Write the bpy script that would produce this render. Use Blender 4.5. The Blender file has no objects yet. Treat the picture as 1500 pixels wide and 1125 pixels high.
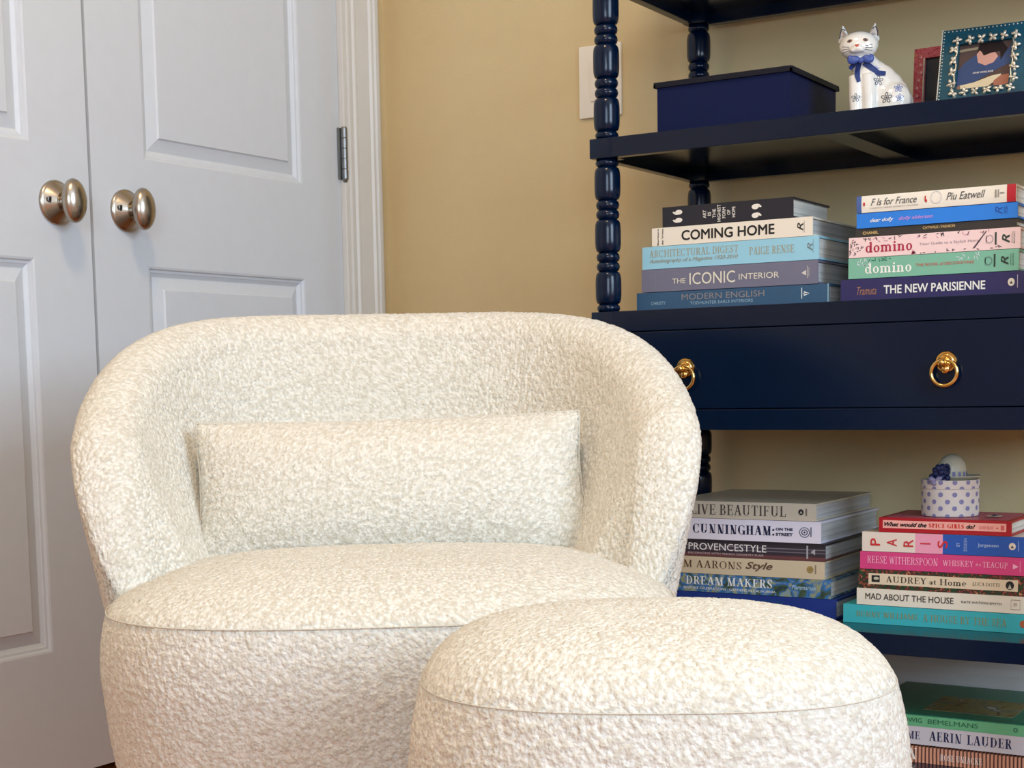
import bpy, bmesh, math, random
import numpy as np
from mathutils import Vector, Matrix, Quaternion
random.seed(7)
scene = bpy.context.scene
COL = scene.collection
PI = math.pi

# ------------------------------------------------------------------ camera, light, exposure
cam_d = bpy.data.cameras.new('camera'); cam = bpy.data.objects.new('camera', cam_d); COL.objects.link(cam)
yaw, pitch, roll = -.559229, -.103384, .0186212
fw = Vector((math.sin(yaw)*math.cos(pitch), math.cos(yaw)*math.cos(pitch), math.sin(pitch)))
rt = Vector((math.cos(yaw), -math.sin(yaw), 0)); dn = fw.cross(rt)
r2 = rt*math.cos(roll) + dn*math.sin(roll); d2 = dn*math.cos(roll) - rt*math.sin(roll)
m = Matrix((r2, -d2, -fw)).transposed().to_4x4(); m.translation = (1.684, -2.352, .57)
cam.matrix_world = m
cam_d.sensor_width = 36; cam_d.lens = 54.01; cam_d.shift_x = .02025; cam_d.shift_y = .15589
cam_d.clip_start = .02
scene.camera = cam
scene.view_settings.view_transform = 'Standard'; scene.view_settings.look = 'None'
scene.view_settings.exposure = 0.25; scene.view_settings.gamma = 1.0
scene.view_settings.use_curve_mapping = False

w = bpy.data.worlds.new('world'); scene.world = w; w.use_nodes = True
w.node_tree.nodes['Background'].inputs[0].default_value = (.75, .85, 1, 1)
w.node_tree.nodes['Background'].inputs[1].default_value = 0.3

def area(name, loc, target, sx, sy, power, color):
    l = bpy.data.lights.new(name, 'AREA'); l.shape = 'RECTANGLE'; l.size = sx; l.size_y = sy
    l.energy = power; l.color = color
    o = bpy.data.objects.new(name, l); COL.objects.link(o); o.location = loc
    o.rotation_euler = (Vector(target)-Vector(loc)).to_track_quat('-Z', 'Z').to_euler()
    return o
WIN = dict(x=3.6, y0=-2.55, y1=-1.15, z0=.85, z1=2.1)
area('window_daylight', (3.66, (WIN['y0']+WIN['y1'])/2, (WIN['z0']+WIN['z1'])/2), (0, (WIN['y0']+WIN['y1'])/2, 1.475), 1.4, 1.25, 74, (.62, .80, 1.0))
area('front_fill_light', (2.55, -4.26, 1.3), (1.9, 0, 1.0), 1.3, 1.2, 46, (.66, .82, 1.0))  # added cool fill behind the camera, lifts shelf and chair fronts; no known window
def disc(name, loc, size, power, color):
    l = bpy.data.lights.new(name, 'AREA'); l.shape = 'DISK'; l.size = size; l.energy = power; l.color = color
    o = bpy.data.objects.new(name, l); COL.objects.link(o); o.location = loc; return o
disc('ceiling_lamp_light', (1.0, -1.55, 2.38), .3, 15, (1, .70, .40))

# ------------------------------------------------------------------ materials
def lin(c):
    return tuple(((v/255)/12.92 if v/255 <= .04045 else (((v/255)+.055)/1.055)**2.4) for v in c)
MATS = {}
def mat(name, rgb, rough=.6, metal=0, coat=0, spec=.5, noise=0, nscale=40, bump=0, bscale=200, sheen=0, aniso=0):
    if name in MATS: return MATS[name]
    M_ = bpy.data.materials.new(name); M_.use_nodes = True; nt = M_.node_tree; b = nt.nodes['Principled BSDF']
    c = (*lin(rgb), 1)
    b.inputs['Base Color'].default_value = c; b.inputs['Roughness'].default_value = rough
    b.inputs['Metallic'].default_value = metal; b.inputs['Coat Weight'].default_value = coat
    b.inputs['Coat Roughness'].default_value = .08; b.inputs['Specular IOR Level'].default_value = spec
    if sheen: b.inputs['Sheen Weight'].default_value = sheen
    tc = nt.nodes.new('ShaderNodeTexCoord')
    n = nt.nodes.new('ShaderNodeTexNoise'); n.inputs['Scale'].default_value = nscale; n.inputs['Detail'].default_value = 4
    nt.links.new(tc.outputs['Object'], n.inputs['Vector'])
    mx = nt.nodes.new('ShaderNodeMix'); mx.data_type = 'RGBA'; mx.blend_type = 'MULTIPLY'
    mx.inputs[0].default_value = noise if noise else .06
    mx.inputs[6].default_value = c
    nt.links.new(n.outputs['Fac'], mx.inputs[7]) if noise else nt.links.new(n.outputs['Fac'], mx.inputs[7])
    nt.links.new(mx.outputs[2], b.inputs['Base Color'])
    if bump:
        bn = nt.nodes.new('ShaderNodeTexNoise'); bn.inputs['Scale'].default_value = bscale; bn.inputs['Detail'].default_value = 3
        nt.links.new(tc.outputs['Object'], bn.inputs['Vector'])
        bp = nt.nodes.new('ShaderNodeBump'); bp.inputs['Strength'].default_value = bump; bp.inputs['Distance'].default_value = .001
        nt.links.new(bn.outputs['Fac'], bp.inputs['Height']); nt.links.new(bp.outputs[0], b.inputs['Normal'])
    MATS[name] = M_; return M_
def nodes_of(M_): return M_.node_tree, M_.node_tree.nodes['Principled BSDF']

m_white = mat('white_door_paint', (204, 209, 214), .42, bump=.12, bscale=60)
m_trim = mat('trim_paint', (212, 211, 206), .38)
m_wall = mat('beige_wall_paint', (210, 188, 143), .75, bump=.25, bscale=180)
m_ceil = mat('ceiling_paint', (235, 232, 225), .8)
m_navy = mat('navy_lacquer', (0, 20, 46), .2, coat=.08, spec=.27)
m_brass = mat('polished_brass', (222, 182, 112), .16, 1)
m_nickel = mat('satin_nickel', (176, 168, 156), .27, 1)
m_steel = mat('dull_steel', (140, 142, 142), .38, 1)
m_black = mat('black_rubber', (12, 12, 12), .6)
m_plate = mat('switch_plastic', (236, 228, 212), .35)
m_ceram = mat('glazed_ceramic', (232, 229, 222), .12, coat=.6)
m_cbl = mat('blue_glaze', (72, 98, 178), .3)
m_cdk = mat('dark_glaze', (58, 56, 72), .3)
m_rednose = mat('red_glaze', (188, 70, 50), .3)
m_thread = mat('cream_thread', (236, 224, 198), .9)

# page edges: thin stacked sheets
def page_mat(name, rgb):
    M_ = mat(name, rgb, .8); nt, b = nodes_of(M_)
    tc = nt.nodes.new('ShaderNodeTexCoord'); mp = nt.nodes.new('ShaderNodeMapping'); mp.inputs['Scale'].default_value = (3, 3, 900)
    n = nt.nodes.new('ShaderNodeTexNoise'); n.inputs['Scale'].default_value = 1; n.inputs['Detail'].default_value = 3
    nt.links.new(tc.outputs['Object'], mp.inputs[0]); nt.links.new(mp.outputs[0], n.inputs['Vector'])
    r = nt.nodes.new('ShaderNodeValToRGB'); r.color_ramp.elements[0].position = .3; r.color_ramp.elements[1].position = .65
    c = lin(rgb); r.color_ramp.elements[0].color = (*(v*.65 for v in c), 1); r.color_ramp.elements[1].color = (*c, 1)
    nt.links.new(n.outputs['Fac'], r.inputs[0]); nt.links.new(r.outputs[0], b.inputs['Base Color'])
    bp = nt.nodes.new('ShaderNodeBump'); bp.inputs['Strength'].default_value = .5; bp.inputs['Distance'].default_value = .0006
    nt.links.new(n.outputs['Fac'], bp.inputs['Height']); nt.links.new(bp.outputs[0], b.inputs['Normal'])
    return M_
m_page = page_mat('page_edges', (222, 218, 208))
m_page2 = page_mat('grey_page_edges', (196, 196, 194))

# wood floor
m_floor = mat('brown_wood_floor', (132, 84, 50), .4, noise=.7, nscale=6)
def patch_floor():
    nt, b = nodes_of(m_floor); tc = nt.nodes.new('ShaderNodeTexCoord')
    mp = nt.nodes.new('ShaderNodeMapping'); mp.inputs['Scale'].default_value = (2, 40, 1)
    n = nt.nodes.new('ShaderNodeTexNoise'); n.inputs['Scale'].default_value = 2; n.inputs['Detail'].default_value = 6
    r = nt.nodes.new('ShaderNodeValToRGB'); r.color_ramp.elements[0].color = (*lin((160, 88, 36)), 1); r.color_ramp.elements[1].color = (*lin((214, 128, 60)), 1)
    nt.links.new(tc.outputs['Object'], mp.inputs[0]); nt.links.new(mp.outputs[0], n.inputs['Vector']); nt.links.new(n.outputs['Fac'], r.inputs[0]); nt.links.new(r.outputs[0], b.inputs['Base Color'])
patch_floor()

# boucle
def boucle(name, rgb, deep, seed):
    M_ = mat(name, rgb, .95, sheen=.25, spec=.15); nt, b = nodes_of(M_)
    tc = nt.nodes.new('ShaderNodeTexCoord')
    v = nt.nodes.new('ShaderNodeTexNoise'); v.inputs['Scale'].default_value = 420; v.inputs['Detail'].default_value = 2
    nt.links.new(tc.outputs['Object'], v.inputs['Vector'])
    w2 = nt.nodes.new('ShaderNodeTexVoronoi'); w2.inputs['Scale'].default_value = 330; w2.feature = 'SMOOTH_F1'
    nt.links.new(tc.outputs['Object'], w2.inputs['Vector'])
    ad = nt.nodes.new('ShaderNodeMath'); ad.operation = 'SUBTRACT'
    nt.links.new(v.outputs['Fac'], ad.inputs[0]); nt.links.new(w2.outputs['Distance'], ad.inputs[1])
    bp = nt.nodes.new('ShaderNodeBump'); bp.inputs['Strength'].default_value = .75; bp.inputs['Distance'].default_value = .0016
    nt.links.new(ad.outputs[0], bp.inputs['Height']); nt.links.new(bp.outputs[0], b.inputs['Normal'])
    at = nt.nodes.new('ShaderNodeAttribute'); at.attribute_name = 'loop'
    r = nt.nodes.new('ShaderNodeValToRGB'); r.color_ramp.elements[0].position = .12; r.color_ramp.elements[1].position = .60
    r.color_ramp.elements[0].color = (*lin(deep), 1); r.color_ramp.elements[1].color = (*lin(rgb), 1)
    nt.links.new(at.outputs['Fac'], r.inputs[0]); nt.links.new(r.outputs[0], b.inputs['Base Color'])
    return M_
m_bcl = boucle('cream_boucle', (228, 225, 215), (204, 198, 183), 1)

# ------------------------------------------------------------------ object helpers
def link(name, me, m_, parent=None, smooth=False):
    if m_ is not None and not me.materials: me.materials.append(m_)
    o = bpy.data.objects.new(name, me); COL.objects.link(o)
    if parent: o.parent = parent
    if smooth:
        me.polygons.foreach_set('use_smooth', [True]*len(me.polygons))
    return o
def from_bm(name, bm, m_, parent=None, smooth=False, auto=None):
    me = bpy.data.meshes.new(name); bm.normal_update(); bm.to_mesh(me); bm.free()
    o = link(name, me, m_, parent, smooth)
    if auto: me.set_sharp_from_angle(angle=math.radians(auto))
    return o
def empty(name, loc, label, cat, group=None, rotz=0):
    o = bpy.data.objects.new(name, None); COL.objects.link(o); o.location = loc; o.rotation_euler = (0, 0, rotz)
    o.empty_display_size = .05
    return tag(o, label, cat, group)
def tag(o, label=None, cat=None, group=None, kind=None):
    if label: o['label'] = label
    if cat: o['category'] = cat
    if group: o['group'] = group
    if kind: o['kind'] = kind
    return o
def box(bm, a, b, bev=0, rot=None):
    r = bmesh.ops.create_cube(bm, size=1)['verts']
    for v in r: v.co = Vector([(a[i]+b[i])/2 + v.co[i]*(b[i]-a[i]) for i in range(3)])
    if bev:
        es = list({e for v in r for e in v.link_edges})
        bmesh.ops.bevel(bm, geom=es, offset=bev, segments=2, affect='EDGES', profile=.6)
def boxo(name, a, b, m_, parent=None, bev=.0, smooth=False):
    bm = bmesh.new(); box(bm, a, b, bev); return from_bm(name, bm, m_, parent)
def lathe(bm, prof, seg=32, axis='Z', org=(0, 0, 0), cap=True):
    """prof: list of (radius, height)"""
    rings = []
    def P(r, h, t):
        x, y = r*math.cos(t), r*math.sin(t)
        v = {'Z': (x, y, h), 'X': (h, x, y), 'Y': (x, -h, y)}[axis]
        return Vector(v)+Vector(org)
    for r, h in prof:
        if r < 1e-6: rings.append([bm.verts.new(P(0, h, 0))])
        else: rings.append([bm.verts.new(P(r, h, 2*PI*k/seg)) for k in range(seg)])
    for A, B in zip(rings, rings[1:]):
        for k in range(seg):
            k2 = (k+1) % seg
            vs = [A[k % len(A)], A[k2 % len(A)], B[k2 % len(B)], B[k % len(B)]]
            u = []
            for v in vs:
                if v not in u: u.append(v)
            if len(u) > 2: bm.faces.new(u)
    if cap:
        for R_ in (rings[0], rings[-1]):
            if len(R_) > 2: bm.faces.new(R_)
    bmesh.ops.recalc_face_normals(bm, faces=bm.faces)
def torus(bm, R_, r, org, axis='Y', sU=40, sV=12, sz=1.0):
    vs = []
    for i in range(sU):
        a = 2*PI*i/sU; row = []
        for j in range(sV):
            b = 2*PI*j/sV; d = R_+r*math.cos(b); x, z, y = d*math.cos(a), d*math.sin(a)*sz, r*math.sin(b)
            row.append(bm.verts.new(Vector(org)+Vector((x, y, z))))
        vs.append(row)
    for i in range(sU):
        for j in range(sV):
            bm.faces.new([vs[i][j], vs[(i+1) % sU][j], vs[(i+1) % sU][(j+1) % sV], vs[i][(j+1) % sV]])
def tube(bm, pts, rad, seg=8):
    pts = [Vector(p) for p in pts]; rings = []
    rr = rad if isinstance(rad, (list, tuple)) else [rad]*len(pts)
    for i, p in enumerate(pts):
        t = (pts[min(i+1, len(pts)-1)]-pts[max(i-1, 0)]).normalized()
        u = t.orthogonal().normalized() if i == 0 else (u - t*u.dot(t)).normalized()
        v = t.cross(u)
        rings.append([bm.verts.new(p+(u*math.cos(2*PI*k/seg)+v*math.sin(2*PI*k/seg))*rr[i]) for k in range(seg)])
    for A, B in zip(rings, rings[1:]):
        for k in range(seg): bm.faces.new([A[k], A[(k+1) % seg], B[(k+1) % seg], B[k]])
    bm.faces.new(rings[0]); bm.faces.new(rings[-1])
def ball(bm, c, r, seg=12, rot=None):
    q = bmesh.ops.create_uvsphere(bm, u_segments=seg, v_segments=max(6, seg//2+1), radius=1)['verts']
    r = (r, r, r) if not isinstance(r, (tuple, list)) else r
    for v in q:
        p = Vector((v.co.x*r[0], v.co.y*r[1], v.co.z*r[2]))
        if rot is not None: p = rot @ p
        v.co = p+Vector(c)
def structure(o): o['kind'] = 'structure'; return o

# ------------------------------------------------------------------ lettering
def H_(P, x0, x1, y, w): P.append([(x0, y-w/2), (x1, y-w/2), (x1, y+w/2), (x0, y+w/2)])
def V_(P, x, y0, y1, w): P.append([(x-w/2, y0), (x+w/2, y0), (x+w/2, y1), (x-w/2, y1)])
def D_(P, x0, y0, x1, y1, w): P.append([(x0-w/2, y0), (x0+w/2, y0), (x1+w/2, y1), (x1-w/2, y1)])
def A_(P, cx, cy, rx, ry, a0, a1, T, t, n=22):
    q = []
    for i in range(n+1):
        a = math.radians(a0+(a1-a0)*i/n); c = abs(math.cos(a)); wd = t+(T-t)*c**1.6
        q.append(((cx+(rx)*math.cos(a), cy+ry*math.sin(a)), (cx+(rx-wd)*math.cos(a), cy+(ry-(t+(wd-t)*.25))*math.sin(a))))
    for (o1, i1), (o2, i2) in zip(q, q[1:]): P.append([o1, o2, i2, i1])
def glyph(ch, T, t):
    """didone capitals and a few slab lowercase letters: (polygons, advance)"""
    P = []; s = T*.55+.06; e = t/2
    def stem(x, y0=0, y1=1, w=None, a=True, b=True):
        w = T if w is None else w
        V_(P, x, y0, y1, w)
        if a: H_(P, x-w/2-.09, x+w/2+.09, y0+e, t)
        if b: H_(P, x-w/2-.09, x+w/2+.09, y1-e, t)
    L = .09+T/2
    if ch == 'I': stem(L); return P, 2*L
    if ch == 'L': stem(L); H_(P, L, .6, e, t); V_(P, .6-e, 0, .28, t); return P, .6
    if ch in 'EF':
        stem(L); H_(P, L, .6, 1-e, t); V_(P, .6-e, .75, 1, t); H_(P, L, .46, .52, t); V_(P, .46, .4, .64, t)
        if ch == 'E': H_(P, L, .63, e, t); V_(P, .63-e, 0, .27, t)
        return P, .64
    if ch == 'H': stem(L); stem(.76-T/2); H_(P, L, .76-T/2, .52, t); return P, .85
    if ch == 'T': stem(.34, b=False); H_(P, .02, .66, 1-e, t); V_(P, .02+e, .74, 1, t); V_(P, .66-e, .74, 1, t); return P, .68
    if ch == 'N': stem(L, w=t*1.3); D_(P, .66-T/2, 0, L, 1, T*1.1); stem(.68, w=t*1.3, a=False); return P, .82
    if ch == 'M': stem(L-.05, w=t*1.3); D_(P, .46, 0, L, 1, T*1.1); D_(P, .46, 0, .82-T/2, 1, t*1.3); stem(.84-T/2); return P, .94
    if ch == 'V': D_(P, .36, 0, .1, 1, T*1.1); D_(P, .36, 0, .62, 1, t*1.4); H_(P, .0, .24, 1-e, t); H_(P, .52, .74, 1-e, t); return P, .74
    if ch == 'W':
        D_(P, .32, 0, .1, 1, T); D_(P, .32, 0, .52, 1, t*1.3); D_(P, .72, 0, .52, 1, T); D_(P, .72, 0, .94, 1, t*1.3)
        H_(P, 0, .22, 1-e, t); H_(P, .84, 1.04, 1-e, t); return P, 1.04
    if ch == 'A': D_(P, .62, 0, .38, 1, T*1.1); D_(P, .1, 0, .38, 1, t*1.4); H_(P, .2, .56, .36, t); H_(P, 0, .22, e, t); H_(P, .48, .76, e, t); return P, .76
    if ch == 'Y': D_(P, .36, .45, .12, 1, T); D_(P, .36, .45, .6, 1, t*1.3); stem(.36, 0, .47, b=False); H_(P, 0, .24, 1-e, t); H_(P, .5, .72, 1-e, t); return P, .72
    if ch == 'K': stem(L); D_(P, L, .4, .6, 1, t*1.4); D_(P, .64, 0, .36, .62, T); H_(P, .48, .74, 1-e, t); H_(P, .5, .78, e, t); return P, .78
    if ch in 'PRB':
        stem(L); A_(P, .34, .75, .26 if ch != 'B' else .24, .25, -90, 90, T, t); H_(P, L, .34, 1-e, t); H_(P, L, .34, .5+e, t)
        if ch == 'R': D_(P, .6, 0, .38, .52, T); H_(P, .5, .72, e, t); return P, .72
        if ch == 'B': A_(P, .34, .26, .29, .26, -90, 90, T, t); H_(P, L, .34, e, t); return P, .66
        return P, .62
    if ch == 'D': stem(L); A_(P, .3, .5, .43, .5, -90, 90, T, t, 28); H_(P, L, .3, 1-e, t); H_(P, L, .3, e, t); return P, .76
    if ch == 'O': A_(P, .4, .5, .39, .51, 0, 360, T, t, 40); return P, .8
    if ch in 'CG':
        A_(P, .4, .5, .39, .51, 48, 312, T, t, 32); V_(P, .68, .66, .98, t)
        if ch == 'G': stem(.66, 0, .42, a=False)
        else: V_(P, .68, .05, .25, t)
        return P, .78
    if ch == 'U': stem(L, .3, 1, a=False); A_(P, .39, .3, .39-L+T/2, .3, 180, 360, T, t); stem(.78-L+T/2-t, .3, 1, t*1.3, a=False); return P, .82
    if ch == 'S':
        A_(P, .29, .75, .23, .26, 20, 200, T*.7, t); A_(P, .29, .26, .25, .27, -160, 20, T*.7, t); D_(P, .48, .28, .12, .7, T*1.25)
        V_(P, .5, .7, .98, t); V_(P, .05, .03, .3, t); return P, .58
    if ch == ':': V_(P, .12, 0, .2, .2); V_(P, .12, .5, .7, .2); return P, .26
    if ch == '&': A_(P, .3, .74, .18, .26, 0, 360, T*.6, t); A_(P, .3, .26, .28, .28, 60, 380, T, t); D_(P, .66, 0, .2, .7, T); return P, .74
    # slab lowercase (x height .66)
    if ch == 'o': A_(P, .29, .33, .28, .34, 0, 360, T, T*.55, 28); return P, .58
    if ch == 'd': A_(P, .28, .33, .27, .34, 0, 360, T, T*.55, 28); V_(P, .5, 0, 1, T); H_(P, .36, .5, 1-t, t*2); H_(P, .5, .66, t, t*2); return P, .66
    if ch in 'nm':
        V_(P, .16, 0, .66, T); H_(P, 0, .3, t, t*2); H_(P, 0, .16, .66-t, t*2)
        for k in range(2 if ch == 'm' else 1):
            x = .16+k*.36; A_(P, x+.18, .42, .18+T/2, .25, 0, 150, T, T*.6); V_(P, x+.36, 0, .43, T); H_(P, x+.22, x+.5, t, t*2)
        return P, .7 if ch == 'n' else 1.06
    if ch == 'i': V_(P, .16, 0, .66, T); H_(P, 0, .32, t, t*2); H_(P, 0, .16, .66-t, t*2); A_(P, .16, .86, .1, .1, 0, 360, .1, .1, 12); return P, .32
    if ch == 'e': A_(P, .27, .33, .27, .34, 0, 310, T, T*.5, 26); H_(P, .05, .5, .34, T*.45); return P, .56
    if ch == 'a': A_(P, .24, .2, .2, .21, 0, 360, T*.8, t*1.3); V_(P, .44, 0, .45, T); A_(P, .24, .44, .2+T/2, .23, 0, 150, T, t*1.5); H_(P, .44, .58, t/2+.01, t); return P, .58
    if ch == 't': V_(P, .18, .08, .86, T); H_(P, 0, .38, .63, t*1.4); A_(P, .28, .14, .1+T/2, .14, 180, 330, T, t*1.3); return P, .42
    return P, .34
FONTC = {}
def text_polys(s, font, bold):
    """returns (verts, faces) of the string in its own units"""
    if font in ('serif', 'didone', 'slab'):
        T, t = {'serif': (.13, .05), 'didone': (.19, .05), 'slab': (.17, .055)}[font]
        T *= bold if bold else 1
        V, F = [], []; x = 0
        for ch in s:
            if ch == ' ': x += .34; continue
            small = ch.islower() and font == 'serif' and ch not in 'oniedamt'
            P, adv = glyph(ch, T, t)
            for p in P:
                F.append(list(range(len(V), len(V)+len(p)))); V += [(x+a, b, len(F) % 4) for a, b in p]
            x += adv+.1
        return V, F
    key = (s, font, bold)
    c = bpy.data.curves.new('lettering', 'FONT'); c.body = s
    c.resolution_u = 3; c.fill_mode = 'FRONT'
    if font == 'italic': c.shear = .35
    o = bpy.data.objects.new('lettering_tmp', c); COL.objects.link(o)
    dg = bpy.context.evaluated_depsgraph_get(); me = bpy.data.meshes.new_from_object(o.evaluated_get(dg))
    V = [(v.co.x, v.co.y, 0) for v in me.vertices]; F = [list(p.vertices) for p in me.polygons]
    bpy.data.objects.remove(o); bpy.data.curves.remove(c); bpy.data.meshes.remove(me)
    if bold:     # heavier weight: the outline repeated around itself
        V0, F0, n0 = V[:], F[:], len(V); V, F = [], []
        for q in range(8):
            dx, dy = bold*math.cos(q*PI/4), bold*math.sin(q*PI/4)
            F += [[i+len(V) for i in f] for f in F0]; V += [(a+dx, b+dy, q) for a, b, _ in V0]
    return V, F
def letters(items, m_, parent, y, name='lettering'):
    """items: (text, font, bold, x0, x1, z0, z1[, rot quarter turns]) laid flat on the plane at y (facing -Y)"""
    V, F = [], []
    for it in items:
        s, font, bold, x0, x1, z0, z1 = it[:7]; rot = it[7] if len(it) > 7 else 0
        if isinstance(s, list): v, f = s[0], s[1]
        else: v, f = text_polys(s, font, bold)
        v = [p if len(p) == 3 else (*p, 0) for p in v]
        for _ in range(rot): v = [(-p[1], p[0], p[2]) for p in v]     # quarter turns counter-clockwise
        if not v: continue
        ax, bx = min(p[0] for p in v), max(p[0] for p in v); az, bz = min(p[1] for p in v), max(p[1] for p in v)
        n = len(V)
        V += [(x0+(p[0]-ax)/max(bx-ax, 1e-6)*(x1-x0), y-p[2]*2.5e-5, z0+(p[1]-az)/max(bz-az, 1e-6)*(z1-z0)) for p in v]
        F += [[i+n for i in q] for q in f]
    me = bpy.data.meshes.new(name); me.from_pydata(V, [], F); me.update()
    bm = bmesh.new(); bm.from_mesh(me)
    for f in bm.faces:
        f.normal_update()
        if f.normal.y > 0: f.normal_flip()
    bm.to_mesh(me); bm.free()
    return link(name, me, m_, parent)
def quadp():
    n = 8; return [[(x, k/n) for k in range(n+1) for x in (0, 1)], [[2*k, 2*k+1, 2*k+3, 2*k+2] for k in range(n)]]
def discp(n=24): return [[(math.cos(2*PI*k/n), math.sin(2*PI*k/n)) for k in range(n)], [list(range(n))]]
def ringp(n=24, w=.7):
    v = [(math.cos(2*PI*k/n)*r, math.sin(2*PI*k/n)*r) for r in (1, w) for k in range(n)]
    return [v, [[k, (k+1) % n, n+(k+1) % n, n+k] for k in range(n)]]
def trip(): return [[(0, 0), (1, 0), (.5, 1)], [[0, 1, 2]]]
def Q(x0, x1, z0, z1): return (quadp(), '', 0, x0, x1, z0, z1)

# ================================================================== ROOM
RX, RY, RZ = 3.6, -4.2, 2.45
structure(boxo('floor', (-.1, RY-.1, -.05), (RX+.1, .1, 0), m_floor))
structure(boxo('ceiling', (-.1, RY-.1, RZ), (RX+.1, .1, RZ+.05), m_ceil))
structure(boxo('wall_back', (-.1, 0, 0), (RX+.1, .1, RZ), m_wall))
bm = bmesh.new(); fx0, fx1, fz0, fz1 = 1.9, 3.2, .7, 1.9  # opening cut for the added fill light
box(bm, (-.1, RY-.1, 0), (fx0, RY, RZ)); box(bm, (fx1, RY-.1, 0), (RX+.1, RY, RZ)); box(bm, (fx0, RY-.1, 0), (fx1, RY, fz0)); box(bm, (fx0, RY-.1, fz1), (fx1, RY, RZ))
structure(from_bm('wall_front', bm, m_wall))
bm = bmesh.new()
for a, b in (((fx0-.07, RY, fz0-.07), (fx0, RY+.02, fz1+.07)), ((fx1, RY, fz0-.07), (fx1+.07, RY+.02, fz1+.07)), ((fx0, RY, fz1), (fx1, RY+.02, fz1+.07)), ((fx0-.09, RY, fz0-.03), (fx1+.09, RY+.05, fz0)), ((fx0, RY-.045, 1.285), (fx1, RY-.02, 1.315))): box(bm, a, b, .003)
structure(from_bm('fill_window_frame', bm, m_trim))  # invented window frame around the added front fill
# left wall with the closet opening
CY0, CY1, CH = -1.352, -.126, 2.04       # opening between the casings
bm = bmesh.new()
box(bm, (-.1, RY, 0), (0, CY0, RZ)); box(bm, (-.1, CY1, 0), (0, 0, RZ)); box(bm, (-.1, CY0, CH), (0, CY1, RZ))
structure(from_bm('wall_left', bm, m_wall))
bm = bmesh.new(); box(bm, (-.7, CY0-.1, 0), (-.66, CY1+.1, RZ)); box(bm, (-.66, CY0-.1, 0), (-.1, CY0-.06, RZ)); box(bm, (-.66, CY1+.06, 0), (-.1, CY1+.1, RZ))
box(bm, (-.7, CY0-.1, -.05), (-.1, CY1+.1, 0)); box(bm, (-.7, CY0-.1, CH+.1), (-.1, CY1+.1, CH+.15))
structure(from_bm('wall_closet', bm, m_wall))
# right wall with the window
bm = bmesh.new(); W_ = WIN
box(bm, (RX, RY, 0), (RX+.1, W_['y0'], RZ)); box(bm, (RX, W_['y1'], 0), (RX+.1, 0, RZ))
box(bm, (RX, W_['y0'], 0), (RX+.1, W_['y1'], W_['z0'])); box(bm, (RX, W_['y0'], W_['z1']), (RX+.1, W_['y1'], RZ))
structure(from_bm('wall_right', bm, m_wall))
bm = bmesh.new()
y0, y1, z0, z1 = W_['y0'], W_['y1'], W_['z0'], W_['z1']
for a, b in (((RX-.02, y0-.07, z0-.07), (RX, y0, z1+.07)), ((RX-.02, y1, z0-.07), (RX, y1+.07, z1+.07)), ((RX-.02, y0, z1), (RX, y1, z1+.07)), ((RX-.05, y0-.09, z0-.03), (RX, y1+.09, z0)),
             ((RX+.02, y0, (z0+z1)/2-.015), (RX+.045, y1, (z0+z1)/2+.015)), ((RX+.02, (y0+y1)/2-.01, z0), (RX+.04, (y0+y1)/2+.01, z1))):
    box(bm, a, b, .003)
structure(from_bm('window_1', bm, m_trim))
# baseboards
def baseboard(name, a, b, n):
    """profile extruded from a to b; n = direction into the room"""
    prof = [(0, 0), (.014, 0), (.014, .118), (.011, .128), (.011, .135), (.006, .145), (.003, .153), (0, .155)]
    bm = bmesh.new(); n = Vector(n)
    A = [bm.verts.new(Vector((*a, 0))+n*p+Vector((0, 0, h))) for p, h in prof]
    B = [bm.verts.new(Vector((*b, 0))+n*p+Vector((0, 0, h))) for p, h in prof]
    for k in range(len(prof)): bm.faces.new([A[k], A[(k+1) % len(prof)], B[(k+1) % len(prof)], B[k]])
    bm.faces.new(A); bm.faces.new(B); bmesh.ops.recalc_face_normals(bm, faces=bm.faces)
    return structure(from_bm(name, bm, m_trim))
baseboard('baseboard_back', (0, 0), (RX, 0), (0, -1, 0))
baseboard('baseboard_right', (RX, 0), (RX, RY), (-1, 0, 0))
baseboard('baseboard_left', (0, RY), (0, CY0-.1), (1, 0, 0))
baseboard('baseboard_front', (0, RY), (RX, RY), (0, 1, 0))

# casing: moulded profile (distance from opening, projection)
CAS = [(0, 0), (0, .009), (.004, .011), (.010, .011), (.013, .0085), (.017, .0085), (.020, .012), (.024, .0125), (.028, .010), (.060, .0135), (.064, .017), (.069, .0175), (.072, .015), (.076, .018), (.084, .018), (.089, .016), (.091, .012), (.091, 0)]
def casing(name, pts_fn, L0, L1):
    bm = bmesh.new()
    A = [bm.verts.new(pts_fn(d, p, L0)) for d, p in CAS]; B = [bm.verts.new(pts_fn(d, p, L1)) for d, p in CAS]
    n = len(CAS)
    for k in range(n-1): bm.faces.new([A[k], A[k+1], B[k+1], B[k]])
    bm.faces.new(A); bm.faces.new(B); bmesh.ops.recalc_face_normals(bm, faces=bm.faces)
    return structure(from_bm(name, bm, m_trim))
casing('trim_1', lambda d, p, L: Vector((p, CY1+d, L)), 0, CH+.091)
casing('trim_2', lambda d, p, L: Vector((p, CY0-d, L)), 0, CH+.091)
casing('trim_3', lambda d, p, L: Vector((p, L, CH+d)), CY0, CY1)
# jamb (thin lining and door stop around the opening)
bm = bmesh.new()
box(bm, (-.1, CY1-.010, 0), (.008, CY1+.001, CH), .002); box(bm, (-.1, CY0-.001, 0), (.008, CY0+.010, CH), .002); box(bm, (-.1, CY0, CH-.010), (.008, CY1, CH+.001))
structure(from_bm('trim_4', bm, m_trim))

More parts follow.
